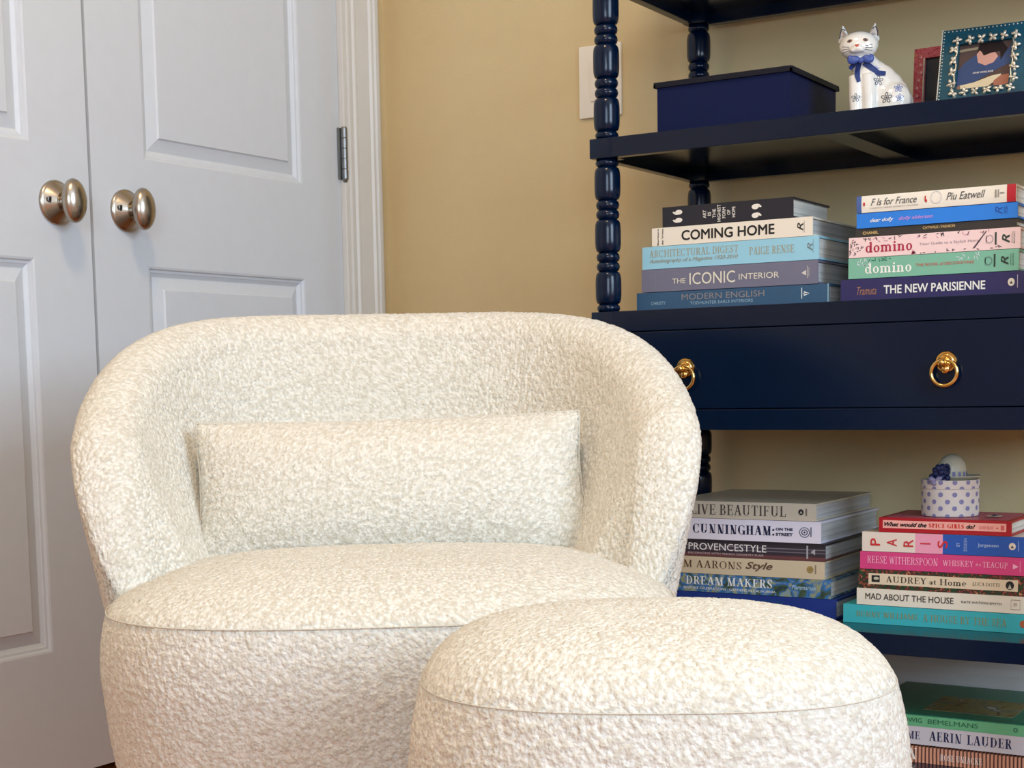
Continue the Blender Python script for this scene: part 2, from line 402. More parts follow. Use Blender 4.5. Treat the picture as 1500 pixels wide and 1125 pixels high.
# doors with moulded panels
PROF = [(0, 0), (.0030, -.0010), (.0050, -.0045), (.0085, -.0050), (.0095, -.0062), (.0135, -.0085), (.0150, -.0090), (.0330, -.0035), (.0345, -.0018), (.0352, -.0008)]
def door_leaf(name, ya, yb, knob_y, hinge):
    z0, z1 = .016, 2.026; xf = -.003
    st = .108; P = [(.200, .7575), (.9165, 1.925)]
    pa, pb = ya+st, yb-st
    bm = bmesh.new()
    box(bm, (-.036, ya, z0), (xf-.012, yb, z1))           # core
    def q(y0, y1, a, b): box(bm, (xf-.012, y0, a), (xf, y1, b))
    q(ya, pa, z0, z1); q(pb, yb, z0, z1); q(pa, pb, z0, P[0][0]); q(pa, pb, P[0][1], P[1][0]); q(pa, pb, P[1][1], z1)
    bmesh.ops.remove_doubles(bm, verts=bm.verts, dist=1e-5)
    o = structure(from_bm(name, bm, m_white))
    bm = bmesh.new()                                       # softened leading edges
    for a, b in P:
        bm = bmesh.new(); loops = []
        for d, h in PROF:
            loops.append([bm.verts.new((xf+h, y, z)) for y, z in ((pa+d, a+d), (pb-d, a+d), (pb-d, b-d), (pa+d, b-d))])
        for A, B in zip(loops, loops[1:]):
            for k in range(4): bm.faces.new([A[k], A[(k+1) % 4], B[(k+1) % 4], B[k]])
        bm.faces.new(loops[-1]); bmesh.ops.recalc_face_normals(bm, faces=bm.faces)
        for f in bm.faces:
            if f.normal.x < 0: f.normal_flip()
        from_bm('door_panel', bm, m_white, o)
    # knob set: rose > spindle neck, oval knob, emergency release hole
    kz = .8365
    bm = bmesh.new(); lathe(bm, [(.0315, 0), (.0315, .002), (.0300, .0042), (.0285, .0048), (.0270, .0062), (.0150, .0165), (.0135, .0175), (.0125, .0170), (.0115, .0150), (0, .0150)], 48, 'X', (xf, knob_y, kz))
    rose = from_bm('door_knob', bm, m_nickel, o, True, 50)
    bm = bmesh.new(); pr = [(.0095, .013), (.0085, .017), (.0090, .022), (.013, .0245)]
    for k in range(1, 15):
        a = -PI/2+.42+(PI-.42)*k/14
        pr.append((max(0, .0310*math.cos(a)), .0365+.0145*math.sin(a)*(1 if a > 0 else .82)))
    pr[-1] = (0, pr[-1][1])
    lathe(bm, pr, 48, 'X', (xf, 0, kz))
    for v in bm.verts: v.co.y = knob_y+v.co.y*.66
    from_bm('knob', bm, m_nickel, rose, True, 60)
    bm = bmesh.new(); d = Vector((0, -.0205, .002)); lathe(bm, [(0, .0112), (.0022, .0112), (.0042, .0128), (.0046, .0112), (.0046, .0082)], 20, 'X', (xf, knob_y+d.y, kz+d.z)); from_bm('release_rim', bm, m_steel, rose, True)
    bm = bmesh.new(); lathe(bm, [(.0030, .0120), (.0030, .0126), (0, .0127)], 16, 'X', (xf, knob_y+d.y, kz+d.z)); from_bm('release_hole', bm, m_black, rose)
    # hinges
    hy = yb+.003 if hinge > 0 else ya-.003
    for hz in (.9795, 1.80, .19):
        bm = bmesh.new()
        for k in range(5): lathe(bm, [(.0052, hz-.0445+k*.0178+.0004), (.0058, hz-.0445+k*.0178+.001), (.0058, hz-.0445+k*.0178+.0168), (.0052, hz-.0445+k*.0178+.0174)], 16, 'Z', (.0055, hy, 0))
        lathe(bm, [(0, hz-.0505), (.003, hz-.0500), (.004, hz-.0470), (.0052, hz-.0450), (.0052, hz+.0450), (.0045, hz+.0465), (0, hz+.047)], 16, 'Z', (.0055, hy, 0))
        box(bm, (-.002, hy-.011, hz-.0445), (.0015, hy+.001, hz+.0445), .0006)
        from_bm('hinge', bm, m_steel, o, True, 40)
    return o
door_leaf('door_1', -.7300, -.1370, -.6640, 1)
door_leaf('door_2', -1.3370, -.7355, -.7995, -1)
# light switch on the back wall
sw = empty('light_switch', (.4475, 0, 1.0735), 'white rocker light switch plate on the beige wall behind the shelf post', 'switch')
bm = bmesh.new(); box(bm, (-.040, -.006, -.0595), (.040, 0, .0595), .0025); from_bm('cover_plate', bm, m_plate, sw, True, 50)
bm = bmesh.new(); box(bm, (-.0165, -.0095, -.033), (.0165, -.006, .033), .0012); from_bm('rocker', bm, m_plate, sw, True, 50)
for z in (.048, -.048):
    bm = bmesh.new(); lathe(bm, [(.003, .006), (.003, .0068), (0, .007)], 12, 'Y', (0, 0, z)); from_bm('screw', bm, m_plate, sw, True, 50)
# ceiling lamp (above the picture)
cl = empty('ceiling_lamp', (1.0, -1.55, RZ), 'flush round ceiling lamp above the chair', 'lamp')
bm = bmesh.new(); lathe(bm, [(0, 0), (.19, 0), (.19, -.03), (.17, -.045), (.165, -.045), (.165, -.02), (0, -.02)], 40); from_bm('lamp_rim', bm, m_nickel, cl, True, 40)

# ================================================================== ETAGERE
XL, XR, YR, YF_, PR = .648, 1.282, -.050, -.3665, .0185
et = empty('etagere', ((XL+XR)/2, (YR+YF_)/2, 0), 'glossy navy etagere bookcase with turned spindle posts and one drawer', 'bookcase')
ex, ey = et.location.x, et.location.y
def EX(o):     # parts are modelled in room coordinates
    o.location = (-ex, -ey, 0); return o
LEV = [.0470, .2338, None, .6698, .9127, 1.1557, 1.3987]    # shelf tops
TH = .0275
blocks = [(.0195, .0470), (.2063, .2338), (.5013, .6698), (.8852, .9127), (1.1282, 1.1557), (1.3712, 1.3987)]
def bulgeprof(a, b):
    """turned section between two square blocks: collar, then bulges split by double rings, collar"""
    n = max(1, round((b-a-.022+.029)/(.0455+.029)))
    c = .011; rg = .0135; need = b-a-2*c; bl = (need-(n-1)*2*rg)/n
    P = [(.0160, a)]
    def ringp_(z0, z1, r=.0168):
        h = z1-z0
        return [(.0128, z0), (.0150, z0+h*.12), (r-.0006, z0+h*.3), (r, z0+h*.5), (r-.0006, z0+h*.7), (.0150, z0+h*.88), (.0128, z1)]
    def bul(z0, z1):
        h = z1-z0; out = []
        for t_ in (0, .03, .08, .16, .28, .4, .5, .6, .72, .84, .92, .97, 1):
            u = abs(2*t_-1); out.append((.0130+.0056*(1-u**4.5)**.5, z0+h*t_))
        return out
    z = a; P += ringp_(z, z+c, .0168); z += c
    for k in range(n):
        P += bul(z, z+bl); z += bl
        if k < n-1:
            P += ringp_(z, z+rg); z += rg; P += ringp_(z, z+rg); z += rg
    P += ringp_(z, z+c, .0168); P.append((.0160, b))
    return P
def post_mesh():
    bm = bmesh.new(); lo = 0
    lathe(bm, [(.008, 0), (.012, .002), (.013, .012), (.016, .0195)], 28)
    for i, (a, b) in enumerate(blocks):
        box(bm, (-PR, -PR, a), (PR, PR, b), .0012)
        if i+1 < len(blocks): lathe(bm, bulgeprof(b, blocks[i+1][0]), 32)
    lathe(bm, [(.016, 1.3987), (.0185, 1.404), (.0165, 1.411), (.010, 1.415), (.014, 1.424), (.0155, 1.432), (.011, 1.444), (0, 1.449)], 28)
    me = bpy.data.meshes.new('post'); bm.to_mesh(me); bm.free(); me.materials.append(m_navy)
    me.polygons.foreach_set('use_smooth', [True]*len(me.polygons)); me.set_sharp_from_angle(angle=math.radians(42))
    return me
pm = post_mesh()
for x in (XL, XR):
    for y in (YF_, YR):
        o = bpy.data.objects.new('post', pm); COL.objects.link(o); o.parent = et; o.location = (x-ex, y-ey, 0)
for z in LEV:
    if z is None: continue
    drawer_lvl = abs(z-.6698) < .001
    x0, x1 = XL+PR-.001, XR-PR+.001; ya, yb = YF_+PR-.002, YR-PR+.002
    bm = bmesh.new(); box(bm, (XL-PR+.004, YF_-PR+.004, z-.010), (XR+PR-.004, YR+PR-.004, z-.0003))
    # corners are notched by the posts; the board is the recessed panel seen from below
    EX(from_bm('shelf_board', bm, m_navy, et))
    if not drawer_lvl:
        for a, b in (((x0, YF_-PR, z-TH), (x1, YF_-.002, z)), ((x0, YR+.002, z-TH), (x1, YR+PR, z))):
            EX(boxo('shelf_rail', a, b, m_navy, et, .0010))
        for a, b in (((XL-PR+.002, YF_+PR-.001, z-TH), (XL-.002, YR-PR+.001, z)), ((XR+.002, YF_+PR-.001, z-TH), (XR+PR-.002, YR-PR+.001, z))):
            EX(boxo('side_rail', a, b, m_navy, et, .0010))
        if z > .1: EX(boxo('cross_batten', ((XL+XR)/2-.012, YF_-.004, z-.0215), ((XL+XR)/2+.024, YR+.004, z-.0095), m_navy, et, .001))
# drawer case
x0, x1 = XL+PR, XR-PR
EX(boxo('case_top_rail', (x0-.001, YF_-PR, .6405), (x1+.001, YF_+.004, .6698), m_navy, et, .0010))
EX(boxo('case_bottom_rail', (x0-.001, YF_-PR, .5013), (x1+.001, YF_+.004, .5297), m_navy, et, .0010))
EX(boxo('case_bottom', (x0, YF_, .505), (x1, YR, .512), m_navy, et))
for x in (XL, XR): EX(boxo('case_side', (x-PR+.003, YF_+PR, .5013), (x+PR-.003, YR-PR, .6698), m_navy, et))
EX(boxo('case_back', (x0, YR, .5013), (x1, YR+PR-.003, .6698), m_navy, et))
dr = EX(boxo('drawer', (x0+.0012, YF_-PR+.0012, .5308), (x1-.0012, YF_-PR+.02, .6395), m_navy, et, .0011))
for px_ in (.7765, 1.1374):
    yf = YF_-PR+.0012
    bm = bmesh.new(); c = (px_, yf, .5875)
    lathe(bm, [(.0135, 0), (.0138, .001), (.0128, .0028), (.0110, .0030), (.0105, .0042), (.0088, .0052), (.0080, .0044), (.0058, .0048), (.0050, .0075), (.0040, .0095), (.0040, .0115)], 36, 'Y', c)
    ball(bm, (px_-.002, yf-.0135, .5865), (.0042, .0042, .0042), 16)
    tube(bm, [(px_-.0075, yf-.0085, .5845), (px_, yf-.0095, .5865), (px_+.0075, yf-.0085, .5845)], .0026, 10)
    lathe(bm, [(0, .004), (.0048, .0045), (.0052, .0075), (.0030, .0095), (0, .0098)], 16, 'Y', (px_, yf, .5785))
    rs = from_bm('pull_rosette', bm, m_brass, dr, True, 50)
    bm = bmesh.new(); torus(bm, .01625, .0026, (px_-.0005, yf-.0088, .5738), sU=48, sV=14); from_bm('pull_ring', bm, m_brass, dr, True)

# ================================================================== BOOKS
def book(label, x0, x1, z0, z1, y, depth, cover, page=m_page, group=None, rough=.45, round_=False, tilt=0, paperback=False, overhang=.003, back=None):
    cx, cy = (x0+x1)/2, y+depth/2
    b = empty('book', (cx, cy, z0), label, 'book', group, tilt)
    cm = cover if not isinstance(cover, tuple) else mat('cover_%d_%d_%d' % cover, cover, rough, coat=.15)
    bt = .0011 if paperback else .0026
    bm = bmesh.new(); X0, X1, D = x0-cx, x1-cx, depth/2; h = z1-z0
    n = 7; th = bt
    outer, inner = [], []
    sp = .0012 if round_ else .0
    for k in range(n):
        t_ = k/(n-1); z = t_*h; u = abs(2*t_-1)
        outer.append((-D-sp*(1-u**2)+sp, z))
    for k in range(n):
        t_ = k/(n-1); z = bt+t_*(h-2*bt); u = abs(2*t_-1)
        inner.append((-D-sp*(1-u**2)+sp+.0022, z))
    loop = [(D, 0)]+outer+[(D, h), (D, h-bt)]+inner[::-1]+[(D, bt)]
    A = [bm.verts.new((X0, yy, zz)) for yy, zz in loop]; B = [bm.verts.new((X1, yy, zz)) for yy, zz in loop]
    N = len(loop)
    for k in range(N): bm.faces.new([A[k], A[(k+1) % N], B[(k+1) % N], B[k]])
    for S_ in (A, B):     # side strips
        ks = list(range(N)); no = n+1
        bm.faces.new([S_[0], S_[1], S_[N-2], S_[N-1]])
        for k in range(n-1): bm.faces.new([S_[1+k], S_[2+k], S_[N-3-k], S_[N-2-k]])
        bm.faces.new([S_[n], S_[n+1], S_[n+2], S_[n+3]])
    bmesh.ops.recalc_face_normals(bm, faces=bm.faces)
    from_bm('cover', bm, cm, b)
    ov = .0004 if paperback else overhang
    boxo('page_block', (X0+ov, -D+.003, bt), (X1-ov, D-ov, h-bt), page, b)
    # local helper for print on the spine: absolute x, fractional height
    sgn = sp
    def pr(items, m_, lift=.00035+(.0004 if round_ else 0), name='lettering'):
        out = []
        for it in items:
            it = list(it); it[3] -= cx; it[4] -= cx; it[5] = it[5]*h; it[6] = it[6]*h; out.append(it)
        o = letters(out, m_, b, -D-lift, name)
        if sp:   # follow the rounded spine
            for v in o.data.vertices:
                u = abs(2*min(max(v.co.z/h, 0), 1)-1); v.co.y += -sp*(1-u**2)+sp
        return o
    return b, pr, (cx, cy, h, D)
def ink(r, g, b_): return mat('ink_%d_%d_%d' % (r, g, b_), (r, g, b_), .5)
YA = -.335; GA = 'books stacked on the left of the drawer top'
# --- stack A (left, above the drawer), bottom to top
b, pr, _ = book('dark teal-blue hardback with pale capitals, bottom of the left stack above the drawer', .6774, .9653, .6700, .6965, YA, .235, (42, 84, 118), m_page2, GA)
pr([('MODERN ENGLISH', 'sans', 0, .7483, .8730, .52, .84)], ink(142, 134, 132)); pr([('TODHUNTER EARLE INTERIORS', 'sans', 0, .7614, .8562, .26, .42), ('CHRISTY', 'sans', 0, .7003, .7232, .32, .50)], ink(150, 182, 200))
pr([Q(.9262, .9276, .3, .85), (trip(), '', 0, .9300, .9385, .42, .68, 3), Q(.9285, .9365, .53, .57)], ink(205, 215, 220)); pr([Q(.9635, .9648, .0, 1)], ink(150, 185, 195))
b, pr, _ = book('slate-purple hardback with large cream capitals, second from the bottom of the left stack', .6859, .9498, .6972, .7288, YA-.001, .23, (112, 112, 134), m_page2, GA)
pr([('THE', 'sans', .01, .7345, .7550, .32, .55), ('ICONIC', 'sans', .004, .7611, .8303, .24, .76), ('INTERIOR', 'sans', .0, .8357, .8948, .34, .60)], ink(226, 220, 202))
pr([(trip(), '', 0, .9269, .9335, .36, .60, 1), Q(.9350, .9356, .25, .78), Q(.9372, .9377, .32, .7)], ink(215, 208, 200)); pr([('DOMINIC BRADBURY', 'sans', 0, .7012, .7030, .15, .8, 3), ('RICHARD POWERS', 'sans', 0, .7060, .7080, .15, .8, 3)], ink(150, 148, 162))
b, pr, _ = book('light sky-blue hardback with faded gold serif title, middle of the left stack', .6870, .9509, .7295, .7610, YA, .23, (150, 205, 226), m_page, GA)
pr([('ARCHITECTURAL DIGEST', 'serif', 0, .6983, .8344, .52, .84), ('PAIGE RENSE', 'serif', 0, .8511, .9160, .36, .70)], ink(168, 158, 126)); pr([('Autobiography of a Magazine 1920-2010', 'italic', .004, .6983, .8344, .22, .44)], ink(160, 155, 130)); pr([('R', 'italic', 0, .9350, .9420, .38, .72, 1), ('RIZZOLI', 'sans', 0, .9424, .9436, .3, .85, 1)], ink(110, 120, 120))
b, pr, _ = book('cream hardback with heavy black capitals, second from the top of the left stack', .7024, .9420, .7615, .7870, YA, .225, (236, 228, 212), m_page2, GA)
pr([('COMING HOME', 'sans', .02, .7487, .8878, .22, .78)], ink(18, 20, 28)); pr([('Barbara', 'sans', .02, .7111, .7133, .05, .95, 1), ('de Vries', 'sans', .02, .7180, .7205, .05, .95, 1)], ink(40, 40, 44)); pr([('R', 'italic', .01, .9205, .9290, .30, .72, 1), ('RIZZOLI', 'sans', 0, .9296, .9310, .2, .8, 1)], ink(50, 48, 48))
b, pr, _ = book('black hardback with two white quotation marks, top of the left stack above the drawer', .7182, .9135, .7875, .8155, YA+.002, .145, (16, 22, 40), m_page, GA)
def quotep(flip):
    v, f = [], []
    for k in (0, 1):
        ox = k*1.25
        P = []; A_(P, ox+.4, .35, .38, .35, 0, 360, .37, .34, 16); A_(P, ox+.72, .5, .72, .5, 110, 185, .26, .2, 10)
        for p in P: f.append(list(range(len(v), len(v)+len(p)))); v += p
    v = [(a, b_, (k//4) % 4) for k, (a, b_) in enumerate(v)]
    if flip: v = [(-a, -b_, c) for a, b_, c in v]
    return [v, f]
pr([(quotep(0), '', 0, .7341, .7493, .18, .82, 1), (quotep(1), '', 0, .8537, .8683, .12, .80, 1)], ink(238, 234, 224))
pr([(t_, 'sans', .02, .7808+k*.0073, .7808+k*.0073+.0050, .50-hh, .50+hh, 1) for k, (t_, hh) in enumerate((('ART', .20), ('IS', .09), ('THE', .22), ('HIGHEST', .42), ('FORM', .27), ('OF', .12), ('HOPE', .26)))], ink(225, 222, 214))
# --- stack B (right, above the drawer)
GB = 'books stacked on the right of the drawer top'; YB = -.335
b, pr, _ = book('dark indigo hardback with bold white capitals, bottom of the right stack above the drawer', .9815, 1.2400, .6700, .6998, YB, .225, (38, 36, 92), m_page, GB)
pr([('THE NEW PARISIENNE', 'sans', .018, 1.0402, 1.1720, .30, .68)], ink(240, 238, 232)); pr([('Tramuta', 'italic', 0, 1.0041, 1.0304, .30, .66)], ink(170, 120, 84))
pr([(discp(), '', 0, 1.1999, 1.2084, .38, .72)], ink(228, 218, 200)); pr([(trip(), '', 0, 1.2022, 1.2062, .48, .60)], ink(60, 50, 60), .0006); pr([Q(1.2115, 1.2122, .3, .85)], ink(190, 184, 190))
b, pr, _ = book('sage green hardback with white lowercase title, second from the bottom of the right stack', .9920, 1.2130, .7006, .7275, YB, .215, (124, 186, 160), m_page, GB, paperback=False)
pr([('domino', 'slab', 0, 1.0148, 1.0768, .22, .72)], ink(245, 245, 238)); pr([('THE BOOK of DECORATING', 'sans', .01, 1.0824, 1.1575, .44, .58)], ink(196, 110, 100))
def pubmark(x, k=1):
    pr([(ringp(), '', 0, x, x+.010, .30, .72), Q(x+.0005, x+.0015, .3, .7)], ink(96, 140, 124) if k else ink(190, 170, 172))
    pr([Q(x+.0115, x+.0138, .22, .82), ('R', 'italic', .02, x+.0205, x+.030, .28, .70, 1), Q(x+.0325, x+.0330, .25, .8), ('BOOKS', 'sans', 0, x+.0345, x+.0365, .25, .8, 1)], ink(40, 60, 54))
pubmark(1.1705)
def sprig(items, m_, seed, n, x0, x1, zr, s=.003):
    r_ = random.Random(seed); V = []
    for _ in range(n):
        x = r_.uniform(x0, x1); z = r_.uniform(*zr); a = r_.uniform(0, PI)
        L = r_.uniform(.5, 1.2); v = []
        for k in range(8):
            t_ = 2*PI*k/8; u, w_ = math.cos(t_)*L, math.sin(t_)*.22
            v.append((u*math.cos(a)-w_*math.sin(a), u*math.sin(a)+w_*math.cos(a)))
        ax = max(abs(p[0]) for p in v)*s; az = max(abs(p[1]) for p in v)*s/.026
        items.append(([v, [list(range(8))]], '', 0, x-ax, x+ax, max(.01, z-az), min(.99, z+az)))
    return items
pr(sprig([], None, 3, 12, 1.000, 1.022, (.62, .93)) + sprig([], None, 4, 10, 1.135, 1.165, (.66, .95)), ink(196, 216, 214), name='flower_print'); pr(sprig([], None, 5, 9, 1.02, 1.05, (.82, .95)), ink(48, 128, 100), name='leaf_print')
b, pr, _ = book('pale pink floral hardback with crimson lowercase title, middle of the right stack', .9925, 1.2145, .7281, .7545, YB, .215, (244, 214, 212), m_page, GB)
pr([('domino', 'slab', 0, 1.0156, 1.0775, .22, .74)], ink(176, 28, 70)); pr([('Your Guide to a Stylish Home', 'sans', 0, 1.0870, 1.1649, .38, .56)], ink(158, 140, 150)); pubmark(1.1715, 0)
pr(sprig([], None, 8, 26, .994, 1.012, (.08, .9), .0022) + sprig([], None, 9, 22, 1.012, 1.19, (.86, .97), .0026) + sprig([], None, 11, 16, 1.07, 1.19, (.03, .14), .0026) + [([[(0, 0), (.2, .05), (1, .9), (1, 1)], [[0, 1, 2, 3]]], '', 0, 1.155, 1.1725, .1, .95)], ink(86, 66, 76), name='branch_print')
pr(sprig([], None, 21, 14, .998, 1.19, (.75, .95), .003), ink(214, 160, 176), name='blossom_print'); pr([(trip(), '', 0, 1.0765, 1.081, .02, .24)], ink(150, 24, 60), name='petal_print')
b, pr, _ = book('thin black hardback with small gold letters in the right stack above the drawer', 1.0010, 1.2090, .7551, .7655, YB+.002, .20, (48, 46, 46), m_page, GB)
pr([('CHANEL', 'sans', .03, 1.0107, 1.0320, .28, .66), ('CATWALK / FASHION', 'sans', .02, 1.0906, 1.1321, .46, .80)], ink(206, 176, 116))
b, pr, _ = book('bright blue hardback with white and lilac script in the right stack above the drawer', 1.0030, 1.2105, .7662, .7855, YB, .20, (34, 128, 226), m_page, GB)
pr([('dear dolly', 'italic', .02, 1.0213, 1.0525, .30, .62)], ink(230, 236, 240)); pr([('dolly alderton', 'italic', .02, 1.0594, 1.1042, .32, .62)], ink(190, 150, 226)); pr([('R', 'italic', 0, 1.183, 1.192, .3, .8, 1), ('S', 'sans', 0, 1.194, 1.198, .3, .8, 1)], ink(24, 80, 168))
b, pr, _ = book('cream hardback with black script and red and blue spine ends, top of the right stack', 1.0033, 1.2087, .7862, .8080, YB-.002, .20, (240, 234, 220), m_page, GB, round_=True)
pr([Q(1.0034, 1.0100, .0, 1)], ink(70, 98, 160), .0004, 'spine_band'); pr([Q(1.1975, 1.2086, .0, 1)], ink(186, 24, 44), .0004, 'spine_band')
pr([('F Is for France', 'italic', 0, 1.0230, 1.0837, .38, .80), ('Piu Eatwell', 'italic', 0, 1.1218, 1.1710, .36, .80)], ink(70, 68, 70)); pr([('A CURIOUS CABINET OF FRENCH WONDERS', 'sans', 0, 1.0213, 1.0853, .20, .27)], ink(120, 114, 108))
pr([Q(1.0940, 1.0955, .4, .72), Q(1.0950, 1.0970, .34, .5), Q(1.0125, 1.0150, .4, .6)], ink(196, 30, 40)); pr([(ringp(24, .9), '', 0, 1.1017, 1.1160, .22, .95)], ink(205, 204, 206)); pr([Q(1.1830, 1.1850, .3, .75), Q(1.1865, 1.1880, .3, .75), Q(1.1890, 1.1945, .5, .58)], ink(150, 146, 140))

# --- stack C (left, shelf under the drawer)
GC = 'books stacked on the left of the shelf under the drawer'; YC = -.30; XC = .705
def C(label, x1, z0, z1, col, page=m_page2, depth=.235, y=YC, x0=XC, **k): return book(label, x0, x1, z0, z1, y, depth, col, page, GC, **k)
b, pr, _ = C('royal blue hardback at the bottom of the stack nearest the armchair', .9648, .2338, .2618, (22, 50, 128), m_page2)
pr([('THE SLAM BOOK YEARS', 'serif', 0, .7748, .8878, .42, .78)], ink(24, 84, 112))
# painted spine with landscape colours
m_paint = mat('landscape_print', (80, 110, 120), .45)
def patch_paint(M_, cols, scale, seed=0):
    nt, bb = nodes_of(M_); tc = nt.nodes.new('ShaderNodeTexCoord'); mp = nt.nodes.new('ShaderNodeMapping'); mp.inputs['Location'].default_value = (seed, seed*.7, 0)
    n = nt.nodes.new('ShaderNodeTexNoise'); n.inputs['Scale'].default_value = scale; n.inputs['Detail'].default_value = 3; n.inputs['Distortion'].default_value = 1.2
    r = nt.nodes.new('ShaderNodeValToRGB'); r.color_ramp.interpolation = 'LINEAR'
    el = r.color_ramp.elements; el[0].position = .28; el[0].color = (*lin(cols[0]), 1); el[1].position = .72; el[1].color = (*lin(cols[-1]), 1)
    for k, c in enumerate(cols[1:-1]): e_ = el.new(.28+.44*(k+1)/(len(cols)-1)); e_.color = (*lin(c), 1)
    nt.links.new(tc.outputs['Object'], mp.inputs[0]); nt.links.new(mp.outputs[0], n.inputs['Vector']); nt.links.new(n.outputs['Fac'], r.inputs[0]); nt.links.new(r.outputs[0], bb.inputs['Base Color'])
patch_paint(m_paint, [(26, 52, 70), (66, 84, 50), (40, 110, 178), (150, 150, 96), (96, 150, 190)], 60)
b, pr, _ = C('hardback with painted blue-green landscape spine and white capitals near the stack bottom', .9570, .2625, .2888, m_paint, m_page)
pr([('DREAM MAKERS', 'didone', .9, .7365, .8712, .40, .86), ('BESPOKE CELEBRATIONS : GARDENS IN CALIFORNIA', 'sans', 0, .7327, .8760, .14, .27)], ink(232, 232, 226)); pr([('Flammarion', 'italic', .005, .9000, .9354, .42, .66)], ink(170, 205, 230))
b, pr, _ = C('tan hardback with brown serif title and small round gold emblem beside the armchair', .9481, .2893, .3143, (206, 190, 160), m_page2)
pr([('SLIM AARONS', 'serif', 1.1, .6950+.0125, .8242, .34, .78)], ink(96, 72, 54)); pr([('Style', 'italic', .02, .8302, .8716, .28, .82)], ink(96, 72, 54))
pr([(discp(), '', 0, .9221, .9320, .34, .74)], ink(150, 126, 70)); pr([(ringp(20, .85), '', 0, .9235, .9306, .40, .68)], ink(190, 166, 110), .0006); pr([Q(.9340, .9360, .3, .8)], ink(140, 126, 104))
m_strip = mat('striped_spine_print', (70, 60, 66), .45)
nt, bb = nodes_of(m_strip); tc = nt.nodes.new('ShaderNodeTexCoord'); sp_ = nt.nodes.new('ShaderNodeSeparateXYZ'); r = nt.nodes.new('ShaderNodeValToRGB'); mt_ = nt.nodes.new('ShaderNodeMath'); mt_.operation = 'MULTIPLY'; mt_.inputs[1].default_value = 1/.024
nt.links.new(tc.outputs['Object'], sp_.inputs[0]); nt.links.new(sp_.outputs['Z'], mt_.inputs[0]); nt.links.new(mt_.outputs[0], r.inputs[0]); nt.links.new(r.outputs[0], bb.inputs['Base Color'])
el = r.color_ramp.elements; el[0].color = (*lin((96, 58, 60)), 1); el[1].color = (*lin((34, 30, 36)), 1); el[1].position = .99
for p_, c_ in ((.2, (104, 62, 62)), (.24, (58, 46, 54)), (.42, (48, 42, 52)), (.46, (120, 116, 126)), (.50, (56, 50, 60)), (.62, (62, 56, 66)), (.66, (128, 124, 134)), (.70, (50, 44, 52))): e_ = el.new(p_); e_.color = (*lin(c_), 1)
b, pr, _ = C('dark plum striped hardback with white title in the middle of the stack by the armchair', .9490, .3148, .3392, m_strip, m_page2)
pr([('PROVENCESTYLE', 'sans', 0, .7411, .8619, .38, .80)], ink(232, 230, 228)); pr([('DECORATING WITH FRENCH COUNTRY FLAIR', 'sans', 0, .7405, .8579, .14, .25)], ink(206, 190, 190)); pr([Q(.9217, .9240, .12, .88), (trip(), '', 0, .9276, .9343, .35, .7, 1)], ink(170, 168, 172))
b, pr, _ = C('pale lilac hardback with heavy navy serif capitals, second from the top of its stack', .9425, .3397, .3702, (222, 220, 234), m_page2, .255)
pr([('BILL CUNNINGHAM:', 'didone', 1.15, .7060, .8738, .30, .74)], ink(16, 28, 66)); pr([('ON THE', 'sans', .04, .8760, .9015, .54, .68), ('STREET', 'sans', .04, .8760, .9015, .30, .44)], ink(16, 28, 66))
pr([(ringp(28, .86), '', 0, .9110, .9265, .26, .74), (ringp(28, .7), '', 0, .9140, .9235, .36, .64), (discp(), '', 0, .9172, .9203, .45, .55), Q(.9275, .9290, .3, .75)], ink(60, 66, 92))
b, pr, _ = C('beige hardback with dark thin serif capitals, top of the stack beside the armchair', .9354, .3708, .3953, (200, 190, 170), m_page2, .245)
pr([('LIVE BEAUTIFUL', 'didone', .8, .7449, .8911, .22, .82)], ink(74, 66, 62)); pr([(discp(), '', 0, .9095, .9175, .34, .68)], ink(40, 38, 40)); pr([(trip(), '', 0, .9117, .9157, .44, .58)], ink(196, 188, 172), .0006); pr([Q(.9199, .9225, .3, .72)], ink(120, 112, 104))

# --- stack D (right, shelf under the drawer)
GD = 'books stacked on the right of the shelf under the drawer'; YD = -.31
def Dk(label, x0, x1, z0, z1, col, depth=.19, page=m_page, **k): return book(label, x0, x1, z0, z1, YD, depth, col, page, GD, **k)
b, pr, _ = Dk('turquoise hardback with gold serif lettering at the bottom of the right lower stack', .9787, 1.2450, .2338, .2590, (58, 176, 184), .21)
pr([('BUNNY WILLIAMS', 'serif', 0, .9974, 1.0824, .36, .66), ('A HOUSE BY THE SEA', 'serif', 0, 1.0896, 1.1994, .30, .70)], ink(146, 140, 84)); pr([(discp(), '', 0, 1.2159, 1.2260, .3, .7)], ink(176, 96, 60))
b, pr, _ = Dk('cream hardback with plain black capitals above the turquoise book', .9978, 1.2420, .2597, .2824, (232, 224, 206), .19)
pr([('MAD ABOUT THE HOUSE', 'sans', .006, 1.0100, 1.1300, .34, .72)], ink(44, 42, 42)); pr([('KATE WATSON-SMYTH', 'sans', .01, 1.1405, 1.1927, .44, .58)], ink(84, 78, 72))
pr([Q(1.2044, 1.2048, .22, .8), Q(1.2158, 1.2162, .22, .8), Q(1.2044, 1.2162, .22, .25), Q(1.2044, 1.2162, .77, .8), ('pp', 'sans', 0, 1.208, 1.2125, .4, .62)], ink(150, 116, 84))
m_flo = mat('dark_floral_print', (60, 60, 40), .45); patch_paint(m_flo, [(18, 40, 28), (40, 76, 44), (24, 30, 24), (150, 60, 50), (200, 170, 110)], 190, 3)
b, pr, _ = Dk('dark floral hardback with a cream title label, fourth from the top of its stack', 1.0003, 1.2440, .2828, .3088, m_flo, .19)
